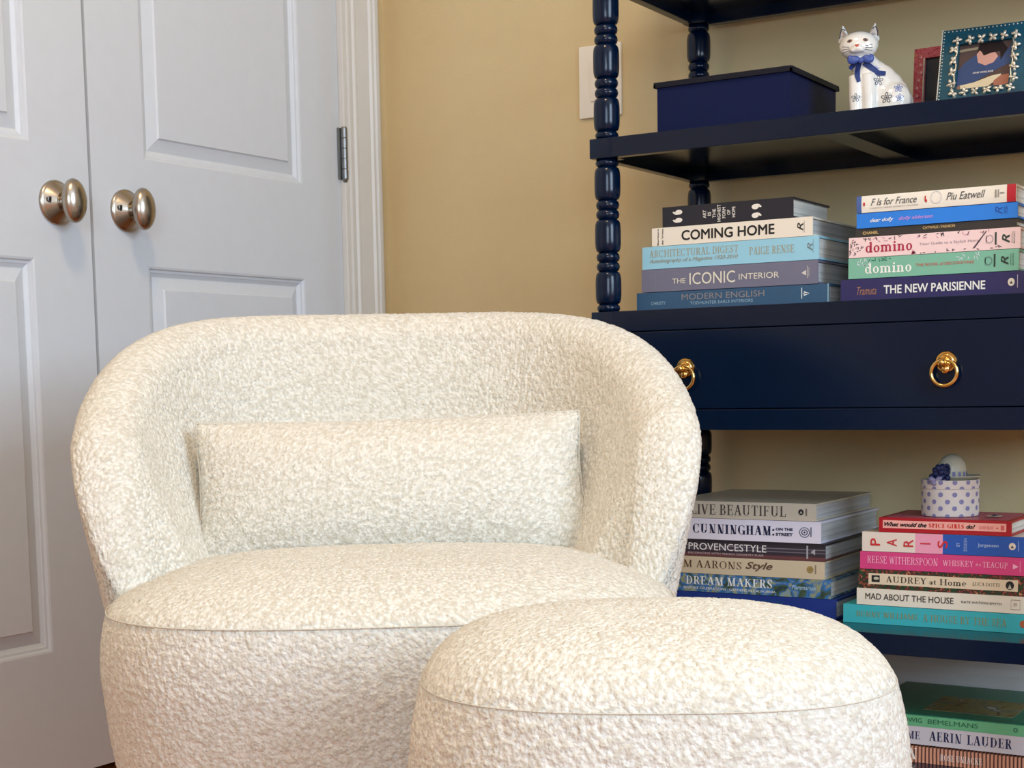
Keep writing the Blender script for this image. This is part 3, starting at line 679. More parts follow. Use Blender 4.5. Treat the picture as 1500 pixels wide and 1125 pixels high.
pr([Q(1.0142, 1.2129, .22, .80)], ink(226, 208, 178), .0003, 'title_label'); pr([('AUDREY', 'serif', 1.1, 1.0386, 1.0937, .36, .68), ('at', 'slab', .9, 1.0975, 1.107, .36, .58), ('H', 'serif', 1.1, 1.1115, 1.1215, .36, .68), ('ome', 'slab', .9, 1.1225, 1.1464, .36, .56)], ink(36, 34, 30), .0006)
pr([('LUCA DOTTI', 'serif', 0, 1.1548, 1.1896, .42, .60), Q(1.0187, 1.0300, .34, .70), (discp(), '', 0, 1.1974, 1.2081, .30, .74)], ink(28, 30, 30), .0006); pr([(discp(), '', 0, 1.0215, 1.0290, .46, .62), (trip(), '', 0, 1.2003, 1.2053, .34, .6)], ink(196, 190, 170), .0009, 'portrait_print')
b, pr, _ = Dk('magenta pink hardback with pale pink serif capitals in the right lower stack', 1.0022, 1.2430, .3094, .3332, (214, 66, 128), .19)
pr([('REESE WITHERSPOON', 'serif', .9, 1.0125, 1.1085, .34, .76), ('WHISKEY', 'serif', .9, 1.1152, 1.1555, .38, .70), ('in a', 'italic', 0, 1.1585, 1.1650, .45, .62), ('TEACUP', 'serif', .9, 1.1675, 1.1994, .38, .70)], ink(250, 190, 216)); pr([Q(1.2150, 1.2156, .2, .8), (trip(), '', 0, 1.2061, 1.2137, .35, .65, 3)], ink(244, 176, 204))
m_tri = mat('paris_spine', (226, 214, 200), .45)
b, pr, _ = Dk('cream, pink and blue hardback with red letters, directly under the red book', 1.0049, 1.2430, .3338, .3602, (230, 218, 204), .19)
pr([Q(1.0782, 1.1149, .0, 1)], ink(236, 160, 186), .0002, 'spine_band'); pr([Q(1.1149, 1.2429, .0, 1)], ink(34, 86, 176), .0002, 'spine_band')
pr([(c_, 'sans', .01, a_, b_, .30, .68, 1) for c_, a_, b_ in (('P', 1.0167, 1.0302), ('A', 1.0394, 1.0532), ('R', 1.0622, 1.0756), ('S', 1.1081, 1.1216))] + [Q(1.0849, 1.0987, .46, .53)], ink(206, 44, 50), .0006)
pr([('BY', 'sans', 0, 1.1329, 1.1375, .42, .62, 1), ('DESIGN', 'sans', 0, 1.1425, 1.1468, .20, .84, 1), ('Jorgensen', 'sans', .02, 1.1607, 1.1876, .40, .62)], ink(160, 186, 226), .0006); pr([(discp(), '', 0, 1.2007, 1.2095, .34, .70)], ink(230, 220, 204), .0006); pr([(trip(), '', 0, 1.2030, 1.2072, .44, .58)], ink(50, 50, 70), .0009); pr([Q(1.2125, 1.2131, .3, .8)], ink(180, 196, 226), .0006)
b, pr, (cx, cy, h, D) = Dk('small red paperback with a pink title strip under the polka dot pot', 1.0282, 1.2036, .3608, .3804, (172, 10, 30), .130)
pr([Q(1.0336, 1.1969, .28, .82)], ink(246, 178, 166), .0003, 'title_label'); pr([('What would the', 'italic', .04, 1.0357, 1.0933, .40, .70), ('do?', 'italic', .04, 1.1455, 1.1573, .40, .70)], ink(24, 20, 22), .0006); pr([('SPICE GIRLS', 'didone', 1.4, 1.0958, 1.1430, .40, .70)], ink(206, 50, 44), .0006); pr([('LAUREN BRAVO', 'sans', 0, 1.1624, 1.1809, .40, .64), Q(1.1842, 1.1870, .46, .56), Q(1.1900, 1.1945, .38, .7)], ink(214, 96, 96), .0006)
bm = bmesh.new(); box(bm, (-.080, -.056, h), (.080, .058, h+.0003)); from_bm('cover_print', bm, mat('pink_cover_print', (196, 92, 110), .4), b)

# --- stack E (bottom shelf)
GE = 'books stacked on the bottom shelf'; YE = -.31
m_wov = mat('woven_copper_spine', (190, 120, 90), .5); nt, bb = nodes_of(m_wov); tc = nt.nodes.new('ShaderNodeTexCoord'); wv = nt.nodes.new('ShaderNodeTexWave'); wv.inputs['Scale'].default_value = 62; wv.inputs['Distortion'].default_value = .6
r = nt.nodes.new('ShaderNodeValToRGB'); r.color_ramp.elements[0].color = (*lin((70, 30, 24)), 1); r.color_ramp.elements[1].color = (*lin((226, 160, 130)), 1); r.color_ramp.elements[1].position = .7
nt.links.new(tc.outputs['Object'], wv.inputs['Vector']); nt.links.new(wv.outputs['Fac'], r.inputs[0]); nt.links.new(r.outputs[0], bb.inputs['Base Color'])
b, pr, _ = book('copper ribbed hardback with pale letters at the bottom of the lowest stack', 1.000, 1.2500, .0470, .0690, YE, .23, m_wov, m_page2, GE)
pr([('N', 'didone', 1.1, 1.0727, 1.0834, .18, .88)], ink(250, 236, 222)); pr([('ROSE UNIACKE', 'serif', 1.3, 1.115, 1.1702, .28, .68)], ink(252, 236, 226))
b, pr, _ = book('pale lilac-white hardback with navy serif capitals on the bottom shelf', 1.000, 1.2500, .0722, .0970, YE, .225, (222, 214, 216), m_page2, GE)
pr([('AERIN HOME', 'serif', 1.2, 1.0060, 1.0871, .28, .72), ('AERIN', 'didone', 1, 1.0999, 1.1430, .28, .80), ('LAUDER', 'didone', 1, 1.1503, 1.2087, .28, .80)], ink(34, 42, 84))
b, pr, (cx, cy, h, D) = book('green hardback with painted cover picture, top of the bottom shelf stack', 1.000, 1.2500, .0972, .1118, YE, .225, (112, 192, 138), m_page2, GE, paperback=True)
pr([('LUDWIG', 'sans', .006, 1.053, 1.0900, .34, .78), ('BEMELMANS', 'sans', .006, 1.0977, 1.1645, .34, .78)], ink(40, 112, 74)); pr([(ringp(16, .6), '', 0, 1.2100, 1.2160, .35, .75)], ink(40, 100, 80))
boxo('front_cover', (-.125, -D+.004, h), (.125, D, h+.0006), mat('deep_green_cover', (24, 128, 102), .35, coat=.3), b)
m_pic = mat('cover_painting', (120, 110, 70), .5); patch_paint(m_pic, [(60, 60, 50), (128, 112, 66), (140, 130, 84), (90, 100, 84), (190, 180, 160)], 40, 5)
boxo('cover_print', (-.045, -D+.040, h+.0006), (.075, D-.085, h+.0010), m_pic, b)

# ================================================================== TOP SHELF THINGS
ZT = .9127
m_box = mat('navy_box_cloth', (0, 18, 62), .5, spec=.2, bump=.15, bscale=400)
sb = empty('storage_box', (.812, -.247, ZT), 'navy blue lidded rectangular storage box on the upper shelf', 'box')
bm = bmesh.new(); x, y, h, t_ = .0985, .0905, .0745, .003
for a, b in (((-x, -y, 0), (x, y, t_)), ((-x, -y, t_), (x, -y+t_, h)), ((-x, y-t_, t_), (x, y, h)), ((-x, -y+t_, t_), (-x+t_, y-t_, h)), ((x-t_, -y+t_, t_), (x, y-t_, h))): box(bm, a, b)
from_bm('box_body', bm, m_box, sb)
bm = bmesh.new(); x += .004; y += .004; box(bm, (-x, -y, .0715), (x, y, .0755), .001); box(bm, (-x, -y, .068), (x, -y+.003, .0725)); box(bm, (-x, y-.003, .068), (x, y, .0725)); box(bm, (-x, -y, .068), (-x+.003, y, .0725)); box(bm, (x-.003, -y, .068), (x, y, .0725))
from_bm('lid', bm, mat('navy_box_lid', (2, 8, 28), .5, spec=.3), sb)

# cat figurine ------------------------------------------------------
cat = empty('cat_figurine', (.995, -.270, ZT), 'white ceramic seated cat figurine with blue bow and painted flowers', 'figurine', rotz=.27)
bm = bmesh.new()
def eul(x, y, z): return Matrix.Rotation(z, 3, 'Z') @ Matrix.Rotation(y, 3, 'Y') @ Matrix.Rotation(x, 3, 'X')
B_ = lambda c, r, rot=None, s=24: ball(bm, c, r, s, rot)
B_((.023, .006, .030), (.034, .026, .033)); B_((.033, .008, .024), (.028, .026, .025)); B_((.012, .003, .062), (.018, .017, .024), eul(0, -.6, 0)); B_((.026, .006, .046), (.022, .020, .022)); B_((.016, .004, .048), (.027, .021, .032), eul(0, -.45, 0)); B_((.002, -.002, .060), (.021, .018, .032), eul(0, -.2, 0))
B_((-.006, -.006, .044), (.016, .014, .044), eul(0, .05, 0)); B_((-.010, -.006, .082), (.017, .015, .016))
B_((-.0115, -.009, .101), (.0262, .0205, .0190)); B_((-.019, -.013, .096), (.016, .014, .012)); B_((-.003, -.013, .096), (.016, .014, .012)); B_((-.0125, -.026, .0945), (.0075, .007, .006))
for s_ in (-1, 1): B_((-.0125+s_*.0048, -.0275, .0925), (.005, .0045, .0038))
tube(bm, [(-.014, -.012, .060), (-.015, -.018, .030), (-.014, -.020, .004)], [.011, .009, .008], 16); tube(bm, [(.001, -.014, .060), (.003, -.020, .030), (.003, -.022, .004)], [.011, .009, .008], 16)
B_((-.014, -.024, .005), (.0085, .011, .0055)); B_((.003, -.026, .005), (.0085, .011, .0055)); B_((.028, -.014, .008), (.020, .012, .008)); B_((.034, -.008, .026), (.024, .016, .024))
tube(bm, [(.058, .012, .008), (.052, -.012, .007), (.036, -.024, .006), (.020, -.028, .006)], [.008, .008, .007, .005], 14)
for s_, cx_ in ((-1, -.0315), (1, .0085)):
    r = bmesh.ops.create_cone(bm, segments=20, radius1=.0098, radius2=.0008, depth=.024, cap_ends=True)['verts']
    for v in r:
        p = Vector((v.co.x, v.co.y*.55, v.co.z)); p = Matrix.Rotation(s_*.12, 3, 'Y') @ p; v.co = p+Vector((cx_, -.006, .1195))
tmp = from_bm('cat_tmp', bm, None)
md = tmp.modifiers.new('r', 'REMESH'); md.mode = 'VOXEL'; md.voxel_size = .0013
m2 = tmp.modifiers.new('s', 'SMOOTH'); m2.iterations = 7; m2.factor = .6
dg = bpy.context.evaluated_depsgraph_get(); me = bpy.data.meshes.new_from_object(tmp.evaluated_get(dg)); bpy.data.objects.remove(tmp)
me.name = 'body'; cb = link('body', me, m_ceram, cat, True)
from mathutils.bvhtree import BVHTree
bvh = BVHTree.FromPolygons([v.co.copy() for v in me.vertices], [list(p.vertices) for p in me.polygons])
def on(x, z, lift=.0003, y0=-.2):
    h_ = bvh.ray_cast(Vector((x, y0, z)), Vector((0, 1, 0)))
    return (h_[0]+h_[1]*lift, h_[1]) if h_[0] is not None else (Vector((x, -.02, z)), Vector((0, -1, 0)))
def decal(bm, pts, lift=.0003):
    c = Vector((sum(p[0] for p in pts)/len(pts), 0, sum(p[1] for p in pts)/len(pts)))
    cv = bm.verts.new(on(c.x, c.z, lift)[0]); vs = [bm.verts.new(on(x, z, lift)[0]) for x, z in pts]
    for k in range(len(vs)): bm.faces.new([cv, vs[k], vs[(k+1) % len(vs)]])
def ell(cx, cz, a, b, rot=0, n=10): return [(cx+a*math.cos(t)*math.cos(rot)-b*math.sin(t)*math.sin(rot), cz+a*math.cos(t)*math.sin(rot)+b*math.sin(t)*math.cos(rot)) for t in [2*PI*k/n for k in range(n)]]
flowers = [(.015, .052, 1), (.041, .040, .9), (.026, .028, 1.15), (-.014, .030, .9), (.012, .068, .6), (.043, .027, .8)]
for i, (fx, fz, s_) in enumerate(flowers):
    bm = bmesh.new()
    for k in range(5):
        a = 2*PI*k/5+.3; ra = .0040*s_
        o_ = ell(fx+ra*math.cos(a), fz+ra*math.sin(a), .0026*s_, .0019*s_, a, 12); i_ = ell(fx+ra*math.cos(a), fz+ra*math.sin(a), .0017*s_, .0011*s_, a, 12)
        A = [bm.verts.new(on(*p)[0]) for p in o_]; B2 = [bm.verts.new(on(*p)[0]) for p in i_]
        for q in range(12): bm.faces.new([A[q], A[(q+1) % 12], B2[(q+1) % 12], B2[q]])
    decal(bm, ell(fx, fz, .0011*s_, .0011*s_), .0004)
    from_bm('painted_flower', bm, m_cdk if i in (0, 2, 3) else m_cbl, cb)
for s_ in (-1, 1):
    ex_ = -.0120+s_*.0102
    bm = bmesh.new(); decal(bm, ell(ex_, .1045, .0036, .0022, -s_*.2, 14)); e1 = from_bm('eye', bm, mat('amber_glaze', (150, 110, 70), .2), cb)
    bm = bmesh.new(); decal(bm, ell(ex_, .1045, .0015, .0020, 0, 12), .0006); from_bm('pupil', bm, m_cdk, cb)
    bm = bmesh.new()
    for dz in (-.001, .001, .003):
        p0 = (-.0125+s_*.010, .0935+dz); p1 = (-.0125+s_*.0195, .0930+dz*1.9); pts = [on(p0[0]+(p1[0]-p0[0])*k/5, p0[1]+(p1[1]-p0[1])*k/5, .0004)[0] for k in range(6)]
        tube(bm, pts, .00028, 5)
    from_bm('whiskers', bm, m_cdk, cb)
    bm = bmesh.new(); cx_ = -.0305 if s_ < 0 else .0075
    decal(bm, [(cx_-.0042, .114), (cx_+.0042, .114), (cx_+s_*.0025, .1245)], .0005); from_bm('inner_ear', bm, mat('inner_ear_glaze', (205, 190, 180), .2), cb)
    bm = bmesh.new(); pts = [on(cx_+s_*.0058, .112, .0004)[0], on(cx_+s_*.0052, .118, .0004)[0], on(cx_+s_*.0030, .1255, .0004)[0], on(cx_-s_*.001, .1225, .0004)[0]]; tube(bm, pts, .0008, 6); from_bm('ear_outline', bm, m_cdk, cb)
bm = bmesh.new(); decal(bm, [(-.0150, .0985), (-.0100, .0985), (-.0105, .0965), (-.0125, .0945), (-.0145, .0965)], .0006); from_bm('nose', bm, m_rednose, cb)
# bow
bw = tag(bpy.data.objects.new('bow', None)); COL.objects.link(bw); bw.parent = cat
m_bow = mat('blue_ribbon', (66, 92, 172), .4, noise=.5, nscale=500)
bm = bmesh.new(); c0 = on(-.008, .079)[0]
ball(bm, c0+Vector((0, -.003, 0)), (.0045, .003, .004), 12)
for s_ in (-1, 1):
    ball(bm, c0+Vector((s_*.0088, -.003, .0012)), (.0078, .0028, .0052), 14, eul(0, s_*.25, 0)); ball(bm, c0+Vector((s_*.0135, -.0028, .002)), (.004, .0022, .0058), 12)
me_ = from_bm('bow_loops', bm, m_bow, bw, True)
bm = bmesh.new()
for path, wd in (([(-.010, .077), (-.012, .068), (-.0125, .060), (-.010, .051)], .0034), ([(-.004, .077), (.006, .069), (.014, .062), (.024, .061)], .0036), ([(-.014, .078), (-.019, .074), (-.022, .069)], .003)):
    prev = None
    for k, (x, z) in enumerate(path):
        d = Vector((path[min(k+1, len(path)-1)][0]-path[max(k-1, 0)][0], 0, path[min(k+1, len(path)-1)][1]-path[max(k-1, 0)][1])).normalized(); nn = Vector((-d.z, 0, d.x))*wd*(1 if k < len(path)-1 else .8)
        a = bm.verts.new(on(x+nn.x, z+nn.z, .0012)[0]); b_ = bm.verts.new(on(x-nn.x, z-nn.z, .0012)[0])
        if prev: bm.faces.new([prev[0], a, b_, prev[1]])
        prev = (a, b_)
bmesh.ops.solidify(bm, geom=bm.faces, thickness=.0008); from_bm('bow_tails', bm, m_bow, bw)
# small red frame behind
fr = empty('picture_frame', (1.079, -.185, ZT), 'small red floral picture frame half hidden behind the teal jewelled frame', 'picture frame', rotz=-.05)
def frame_ring(bm, X0, X1, Z0, Z1, x0, x1, z0, z1, ya, yb):
    for a, b in (((X0, ya, Z0), (X1, yb, z0)), ((X0, ya, z1), (X1, yb, Z1)), ((X0, ya, z0), (x0, yb, z1)), ((x1, ya, z0), (X1, yb, z1))): box(bm, a, b)
m_redf = mat('red_floral_enamel', (176, 54, 64), .4); patch_paint(m_redf, [(120, 36, 48), (182, 56, 66), (196, 96, 96), (176, 50, 60), (206, 150, 70)], 110, 2)
def lean(o, a): o.rotation_euler.x = a; return o
bm = bmesh.new(); frame_ring(bm, -.048, .048, 0, .108, -.033, .033, .012, .094, -.005, .005); f0 = lean(from_bm('frame_border', bm, m_redf, fr), -.08)
lean(boxo('photo_print', (-.033, .0, .012), (.033, .002, .094), mat('dark_photo', (14, 30, 44), .25), fr), -.08)
bm = bmesh.new(); r_ = random.Random(4)
for k in range(9): ball(bm, (-.0405+r_.uniform(-.003, .003), -.0052, .012+k*.0105), (.003, .001, .003), 8)
lean(from_bm('enamel_flower', bm, mat('pink_enamel', (214, 120, 110), .3), fr, True), -.08)
lean(boxo('inner_bead', (-.0345, -.0062, .012), (-.0325, -.005, .094), mat('silver_bead', (196, 190, 176), .3, .8), fr), -.08)
lean(boxo('easel_back', (-.012, .005, 0), (.012, .008, .085), m_redf, fr), -.35)
# teal jewelled frame
m_teal = mat('teal_enamel', (18, 84, 106), .55, noise=.5, nscale=60, spec=.25)
m_silv = mat('silver_pearl', (226, 218, 200), .28, .55)
tf = empty('picture_frame', (1.1500, -.285, ZT), 'teal picture frame with silver flowers around a photo of someone in a navy T-shirt', 'picture frame', rotz=.04)
LN = -.31
bm = bmesh.new(); frame_ring(bm, -.0565, .0565, 0, .1150, -.0335, .0330, .0290, .0930, -.0040, .0045); lean(from_bm('frame_border', bm, m_teal, tf), LN)
def nails():
    bm = bmesh.new()
    for k in range(22):
        x = -.054+k*.108/21; ball(bm, (x, -.0044, .1122), (.0010, .0008, .0010), 8); ball(bm, (x, -.0044, .0028), (.0010, .0008, .0010), 8)
    for k in range(1, 23):
        z = .0028+k*.1094/23; ball(bm, (-.054, -.0044, z), (.0010, .0008, .0010), 8); ball(bm, (.054, -.0044, z), (.0010, .0008, .0010), 8)
        ball(bm, (-.0568, -.0005, z), (.0008, .0013, .0016), 8)
    return bm
o = lean(from_bm('nail_heads', nails(), m_silv, tf, True), LN); o['kind'] = 'stuff'
bm = bmesh.new()
for k in range(40): ball(bm, (-.0568, -.0035, .002+k*.0029), (.0011, .0011, .0015), 8)
o = lean(from_bm('beaded_edge', bm, mat('pearl_beads', (232, 226, 212), .3), tf, True), LN); o['kind'] = 'stuff'
def flower_mesh(seed):
    bm = bmesh.new(); r_ = random.Random(seed)
    for k in range(4):
        a = 2*PI*k/4+r_.uniform(-.4, .4)
        ball(bm, (.0036*math.cos(a), -.0018, .0036*math.sin(a)), (.0036*r_.uniform(.7, 1.15), .0016, .0021), 8, Matrix.Rotation(-a, 3, 'Y') @ Matrix.Rotation(.3, 3, 'Z'))
    ball(bm, (0, -.0028, 0), (.0013, .0013, .0013), 8)
    me = bpy.data.meshes.new('jewelled_flower'); bm.to_mesh(me); bm.free(); me.materials.append(m_silv); me.polygons.foreach_set('use_smooth', [True]*len(me.polygons)); return me
fms = [flower_mesh(k) for k in range(4)]
pts = [(-.0365+k*.0145+(.002 if k else 0), .0975) for k in range(6)]+[(-.0365+k*.0145, .0235) for k in range(6)]+[(-.0395, .0375+k*.0160) for k in range(4)]+[(.0390, .0375+k*.0145) for k in range(4)]
for k, (x, z) in enumerate(pts):
    o = bpy.data.objects.new('jewelled_flower', fms[k % 4]); COL.objects.link(o); o.parent = tf
    q = Matrix.Rotation(LN, 3, 'X') @ Vector((x, -.0045, z)); o.location = q; o.rotation_euler = (LN, k*1.3, 0)
bm = bmesh.new()
for A in ([(-.0360, .031+k*.0062) for k in range(11)], [(.0355, .031+k*.0062) for k in range(11)]):
    tube(bm, [(x+.001*math.sin(k*1.7), -.0050, z) for k, (x, z) in enumerate(A)], .0010, 6)
lean(from_bm('silver_vine', bm, m_silv, tf, True), LN)
boxes = [('photo_background', (86, 72, 70), [(-.034, .028), (.034, .028), (.034, .094), (-.034, .094)], 0),
 ('photo_shelf', (150, 142, 120), [(-.034, .0835), (-.010, .0850), (-.010, .0885), (-.034, .087)], 1),
 ('photo_shirt', (58, 78, 122), [(-.034, .036), (-.034, .062), (-.026, .071), (-.012, .077), (.002, .070), (.020, .062), (.034, .074), (.034, .048), (.018, .046), (-.012, .038)], 2),
 ('photo_face', (206, 158, 146), [(-.0085, .066), (-.011, .078), (-.007, .084), (.004, .080), (.012, .079), (.0165, .072), (.011, .064), (.001, .061)], 3),
 ('photo_hair', (30, 20, 24), [(-.010, .080), (-.0085, .092), (.006, .094), (.020, .093), (.028, .082), (.020, .066), (.0185, .079), (.008, .078), (-.002, .075), (-.0045, .080), (-.0075, .083)], 4),
 ('photo_cushion', (222, 208, 176), [(-.030, .028), (-.030, .036), (-.012, .0385), (.010, .0455), (.022, .0470), (.022, .042), (.010, .034), (.004, .028)], 5),
 ('photo_hand', (170, 110, 90), [(.014, .030), (.013, .038), (.022, .045), (.033, .046), (.033, .033), (.024, .030)], 6),
 ('photo_arm', (150, 112, 92), [(-.034, .028), (-.034, .035), (-.029, .036), (-.028, .028)], 7)]
ph = lean(boxo('photo_print', (-.0345, .0005, .0275), (.0340, .0015, .0945), mat('photo_paper', (84, 68, 66), .6, spec=.2), tf), LN)
for nm, col, poly, k in boxes[1:]:
    poly = [(min(max(x, -.0335), .0330), min(max(z, .029), .093)) for x, z in poly]
    me = bpy.data.meshes.new(nm); me.from_pydata([(x, .0004-k*.00006, z) for x, z in poly], [], [list(range(len(poly)))]); o = link(nm, me, mat(nm, col, .6, spec=.2), ph)
letters([('ONE COLLEGE', 'sans', .03, -.014, .012, .0505, .0530)], mat('photo_letters', (214, 214, 220), .4), ph, -.0002)
for v in ph.children[-1].data.vertices: v.co.z += (v.co.x+.014)*.28
lean(boxo('easel_back', (-.015, .005, 0), (.015, .008, .09), mat('grey_velvet', (60, 60, 64), .9), tf), -.4)

# polka dot pot -----------------------------------------------------
pot = empty('trinket_box', (1.108, -.252, .3813), 'round white lilac polka dot box with navy bow on the red book', 'trinket box', rotz=.30)
m_pw = mat('white_card', (232, 226, 218), .6); m_dot = mat('lilac_dots', (140, 138, 186), .6)
bm = bmesh.new(); Rp = .0378; lathe(bm, [(0, 0), (Rp-.001, 0), (Rp, .001), (Rp, .0365), (Rp-.001, .0368), (Rp-.001, .0370), (0, .037)], 64); pbody = from_bm('box_body', bm, m_pw, pot, True, 40)
bm = bmesh.new(); lathe(bm, [(Rp+.0004, .0372), (Rp+.0006, .0380), (Rp+.0006, .0488), (Rp, .0492), (Rp-.0012, .0488), (Rp-.0015, .0470), (0, .0470)], 64); plid = from_bm('lid', bm, m_pw, pot, True, 40)
def dots(bm, rows, R_, r):
    for z, off, zc0, zc1 in rows:
        for k in range(13):
            a0 = 2*PI*(k+off)/13; P_ = []
            for q in range(14):
                t_ = 2*PI*q/14; z_ = min(max(z+r*math.sin(t_), zc0), zc1); P_.append(bm.verts.new((R_*math.cos(a0+r*math.cos(t_)/R_), R_*math.sin(a0+r*math.cos(t_)/R_), z_)))
            bm.faces.new(P_)
bm = bmesh.new(); dots(bm, [(.0008, .5, .0003, .036), (.0115, 0, .001, .036), (.0205, .5, .001, .036), (.0300, 0, .001, .036)], Rp+.0004, .0033); from_bm('lilac_dots', bm, m_dot, pbody)
bm = bmesh.new(); dots(bm, [(.0378, .5, .0378, .048), (.0465, 0, .0375, .0486)], Rp+.0010, .0033); from_bm('lilac_dots', bm, m_dot, plid)
m_cel = mat('celadon_ceramic', (206, 204, 184), .35)
bm = bmesh.new(); lathe(bm, [(0, .0472), (.026, .0474), (.0340, .0530), (.0335, .0540), (.0250, .0500), (0, .0495)], 48, org=(.006, .004, 0)); from_bm('saucer', bm, m_cel, pot, True, 50)
bm = bmesh.new(); pr_ = [(.0195, .050), (.0197, .0595)]
for k in range(1, 12): a = PI/2*k/11; pr_.append((.0192*math.cos(a), .0610+.0220*math.sin(a)))
pr_[-1] = (0, pr_[-1][1]); lathe(bm, pr_, 40, org=(.002, .006, 0)); dome = from_bm('dome', bm, m_cel, pot, True, 50)
bm = bmesh.new()
for k in range(16):
    a0 = 2*PI*k/16; vs = []
    for aa, z in ((a0, .0505), (a0+.2, .0505), (a0+.2, .0595), (a0, .0595)): vs.append(bm.verts.new((.002+.0201*math.cos(aa), .006+.0201*math.sin(aa), z)))
    bm.faces.new(vs)
from_bm('striped_band', bm, m_dot, dome)
m_rib = mat('navy_ribbon', (16, 34, 92), .55, noise=.4, nscale=300)
bm = bmesh.new(); r_ = random.Random(2)
for k in range(9):
    a = 2*PI*k/9; ball(bm, (-.0130+.0065*math.cos(a), -.026+r_.uniform(-.002, .002), .0600+.0060*math.sin(a)), (.0060, .0035, .0042), 10, eul(0, -a, 0))
ball(bm, (-.013, -.0285, .060), (.005, .004, .005), 10); ball(bm, (-.024, -.024, .0545), (.005, .0025, .0035), 10); ball(bm, (-.0045, -.029, .0520), (.004, .003, .0045), 10)
torus(bm, .0040, .0012, (-.0060, -.0305, .0640), sU=16, sV=8, sz=1.5)
from_bm('ribbon_rosette', bm, m_rib, pot, True)
bm = bmesh.new()
for x, z, a in ((-.0245, .0500, .5), (-.0165, .0505, -.5), (-.0210, .0450, .2), (-.0105, .0455, -.9), (-.0085, .0420, -1.1)): ball(bm, (x, -.0315, z), (.0058, .0022, .0036), 12, eul(0, a, 0))
from_bm('lilac_bow', bm, mat('lilac_ribbon', (150, 146, 184), .5, noise=.4, nscale=300), pot, True)
# small silver charm on the red book
ch = empty('ring_dish', (1.1700, -.262, .3813), 'tiny silver trinket lying on the red book beside the polka dot box', 'trinket')
bm = bmesh.new(); lathe(bm, [(0, 0), (.007, 0), (.0105, .0012), (.0100, .0018), (.006, .0008), (0, .0008)], 24); from_bm('dish_rim', bm, m_silv, ch, True, 50)
bm = bmesh.new(); ball(bm, (0, 0, .0020), (.004, .003, .0014), 12); from_bm('bead', bm, m_cdk, ch, True)

# ================================================================== BOUCLE FURNITURE
def hash3(ix, iy, iz, s):
    h_ = (ix.astype(np.int64)*374761393 + iy.astype(np.int64)*668265263 + iz.astype(np.int64)*2147483647 + s*1274126177) & 0xffffffff
    h_ = ((h_ ^ (h_ >> 13))*1274126177) & 0xffffffff
    h_ = ((h_ ^ (h_ >> 16))*2246822519) & 0xffffffff
    return ((h_ ^ (h_ >> 15)) & 0xffffff)/float(0x1000000)
def nubs(P, cell, seed=0):
    """height of rounded loops scattered in space (0..1)"""
    Q_ = P/cell; I = np.floor(Q_).astype(np.int64); out = np.zeros(len(P))
    for dx in (-1, 0, 1):
        for dy in (-1, 0, 1):
            for dz in (-1, 0, 1):
                a, b_, c = I[:, 0]+dx, I[:, 1]+dy, I[:, 2]+dz
                px, py, pz = a+hash3(a, b_, c, seed), b_+hash3(a, b_, c, seed+1), c+hash3(a, b_, c, seed+2)
                hh = .35+.65*hash3(a, b_, c, seed+3)
                d2_ = (Q_[:, 0]-px)**2+(Q_[:, 1]-py)**2+(Q_[:, 2]-pz)**2
                out = np.maximum(out, hh*np.clip(1-d2_/.52, 0, 1)**.8)
    return out
def fuzz(V, F, amp=.0029, cell=.0036, seed=1):
    me = bpy.data.meshes.new('t'); me.from_pydata(V.tolist(), [], F); me.update()
    n = len(me.vertices); N = np.zeros(n*3); me.vertices.foreach_get('normal', N) if False else me.vertex_normals.foreach_get('vector', N); N = N.reshape(-1, 3)
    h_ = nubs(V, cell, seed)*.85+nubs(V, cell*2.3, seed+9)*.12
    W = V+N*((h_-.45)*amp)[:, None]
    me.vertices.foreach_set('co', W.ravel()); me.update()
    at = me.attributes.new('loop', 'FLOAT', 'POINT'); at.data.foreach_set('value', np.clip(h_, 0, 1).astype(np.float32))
    me.polygons.foreach_set('use_smooth', [True]*len(me.polygons))
    return me
def grid_faces(nu, nv, wrapu):
    F = []; mu = nu if wrapu else nu-1
    for i in range(mu):
        a = i*nv; b_ = ((i+1) % nu)*nv
        F += [(a+j, b_+j, b_+j+1, a+j+1) for j in range(nv-1)]
    return F
def drum(a, b, n, prof, res, nexp_top=None):
    """prof: (radius factor, z) from centre top to bottom, resampled; superellipse plan"""
    pr_ = np.array(prof); L = np.concatenate([[0], np.cumsum(np.hypot(np.diff(pr_[:, 0])*a, np.diff(pr_[:, 1])))])
    nv = int(L[-1]/res); s = np.linspace(0, L[-1], nv)
    # smooth resampling with a small box filter
    rr = np.interp(s, L, pr_[:, 0]); zz = np.interp(s, L, pr_[:, 1])
    k = 5; ker = np.ones(2*k+1)/(2*k+1)
    rp = np.concatenate([-rr[1:k+1][::-1], rr, [rr[-1]]*k]); zp = np.concatenate([zz[1:k+1][::-1], zz, [zz[-1]]*k])
    rr = np.convolve(rp, ker, 'valid'); zz = np.convolve(zp, ker, 'valid')
    nu = int(2*PI*max(a, b)/res*1.02); th = np.linspace(0, 2*PI, nu, endpoint=False)
    # even arc spacing
    tt = np.linspace(0, 2*PI, 4000); cx_ = a*np.sign(np.cos(tt))*np.abs(np.cos(tt))**(2/n); cy_ = b*np.sign(np.sin(tt))*np.abs(np.sin(tt))**(2/n)
    S_ = np.concatenate([[0], np.cumsum(np.hypot(np.diff(cx_), np.diff(cy_)))]); sv = np.linspace(0, S_[-1], nu, endpoint=False)
    ux, uy = np.interp(sv, S_, cx_), np.interp(sv, S_, cy_)
    V = np.zeros((nu, nv, 3)); V[:, :, 0] = ux[:, None]*rr[None]; V[:, :, 1] = uy[:, None]*rr[None]; V[:, :, 2] = zz[None]
    return V.reshape(-1, 3), grid_faces(nu, nv, True), (ux, uy)
def put(name, V, F, parent, **k):
    me = fuzz(V, F, **k); me.name = name; return link(name, me, m_bcl, parent)
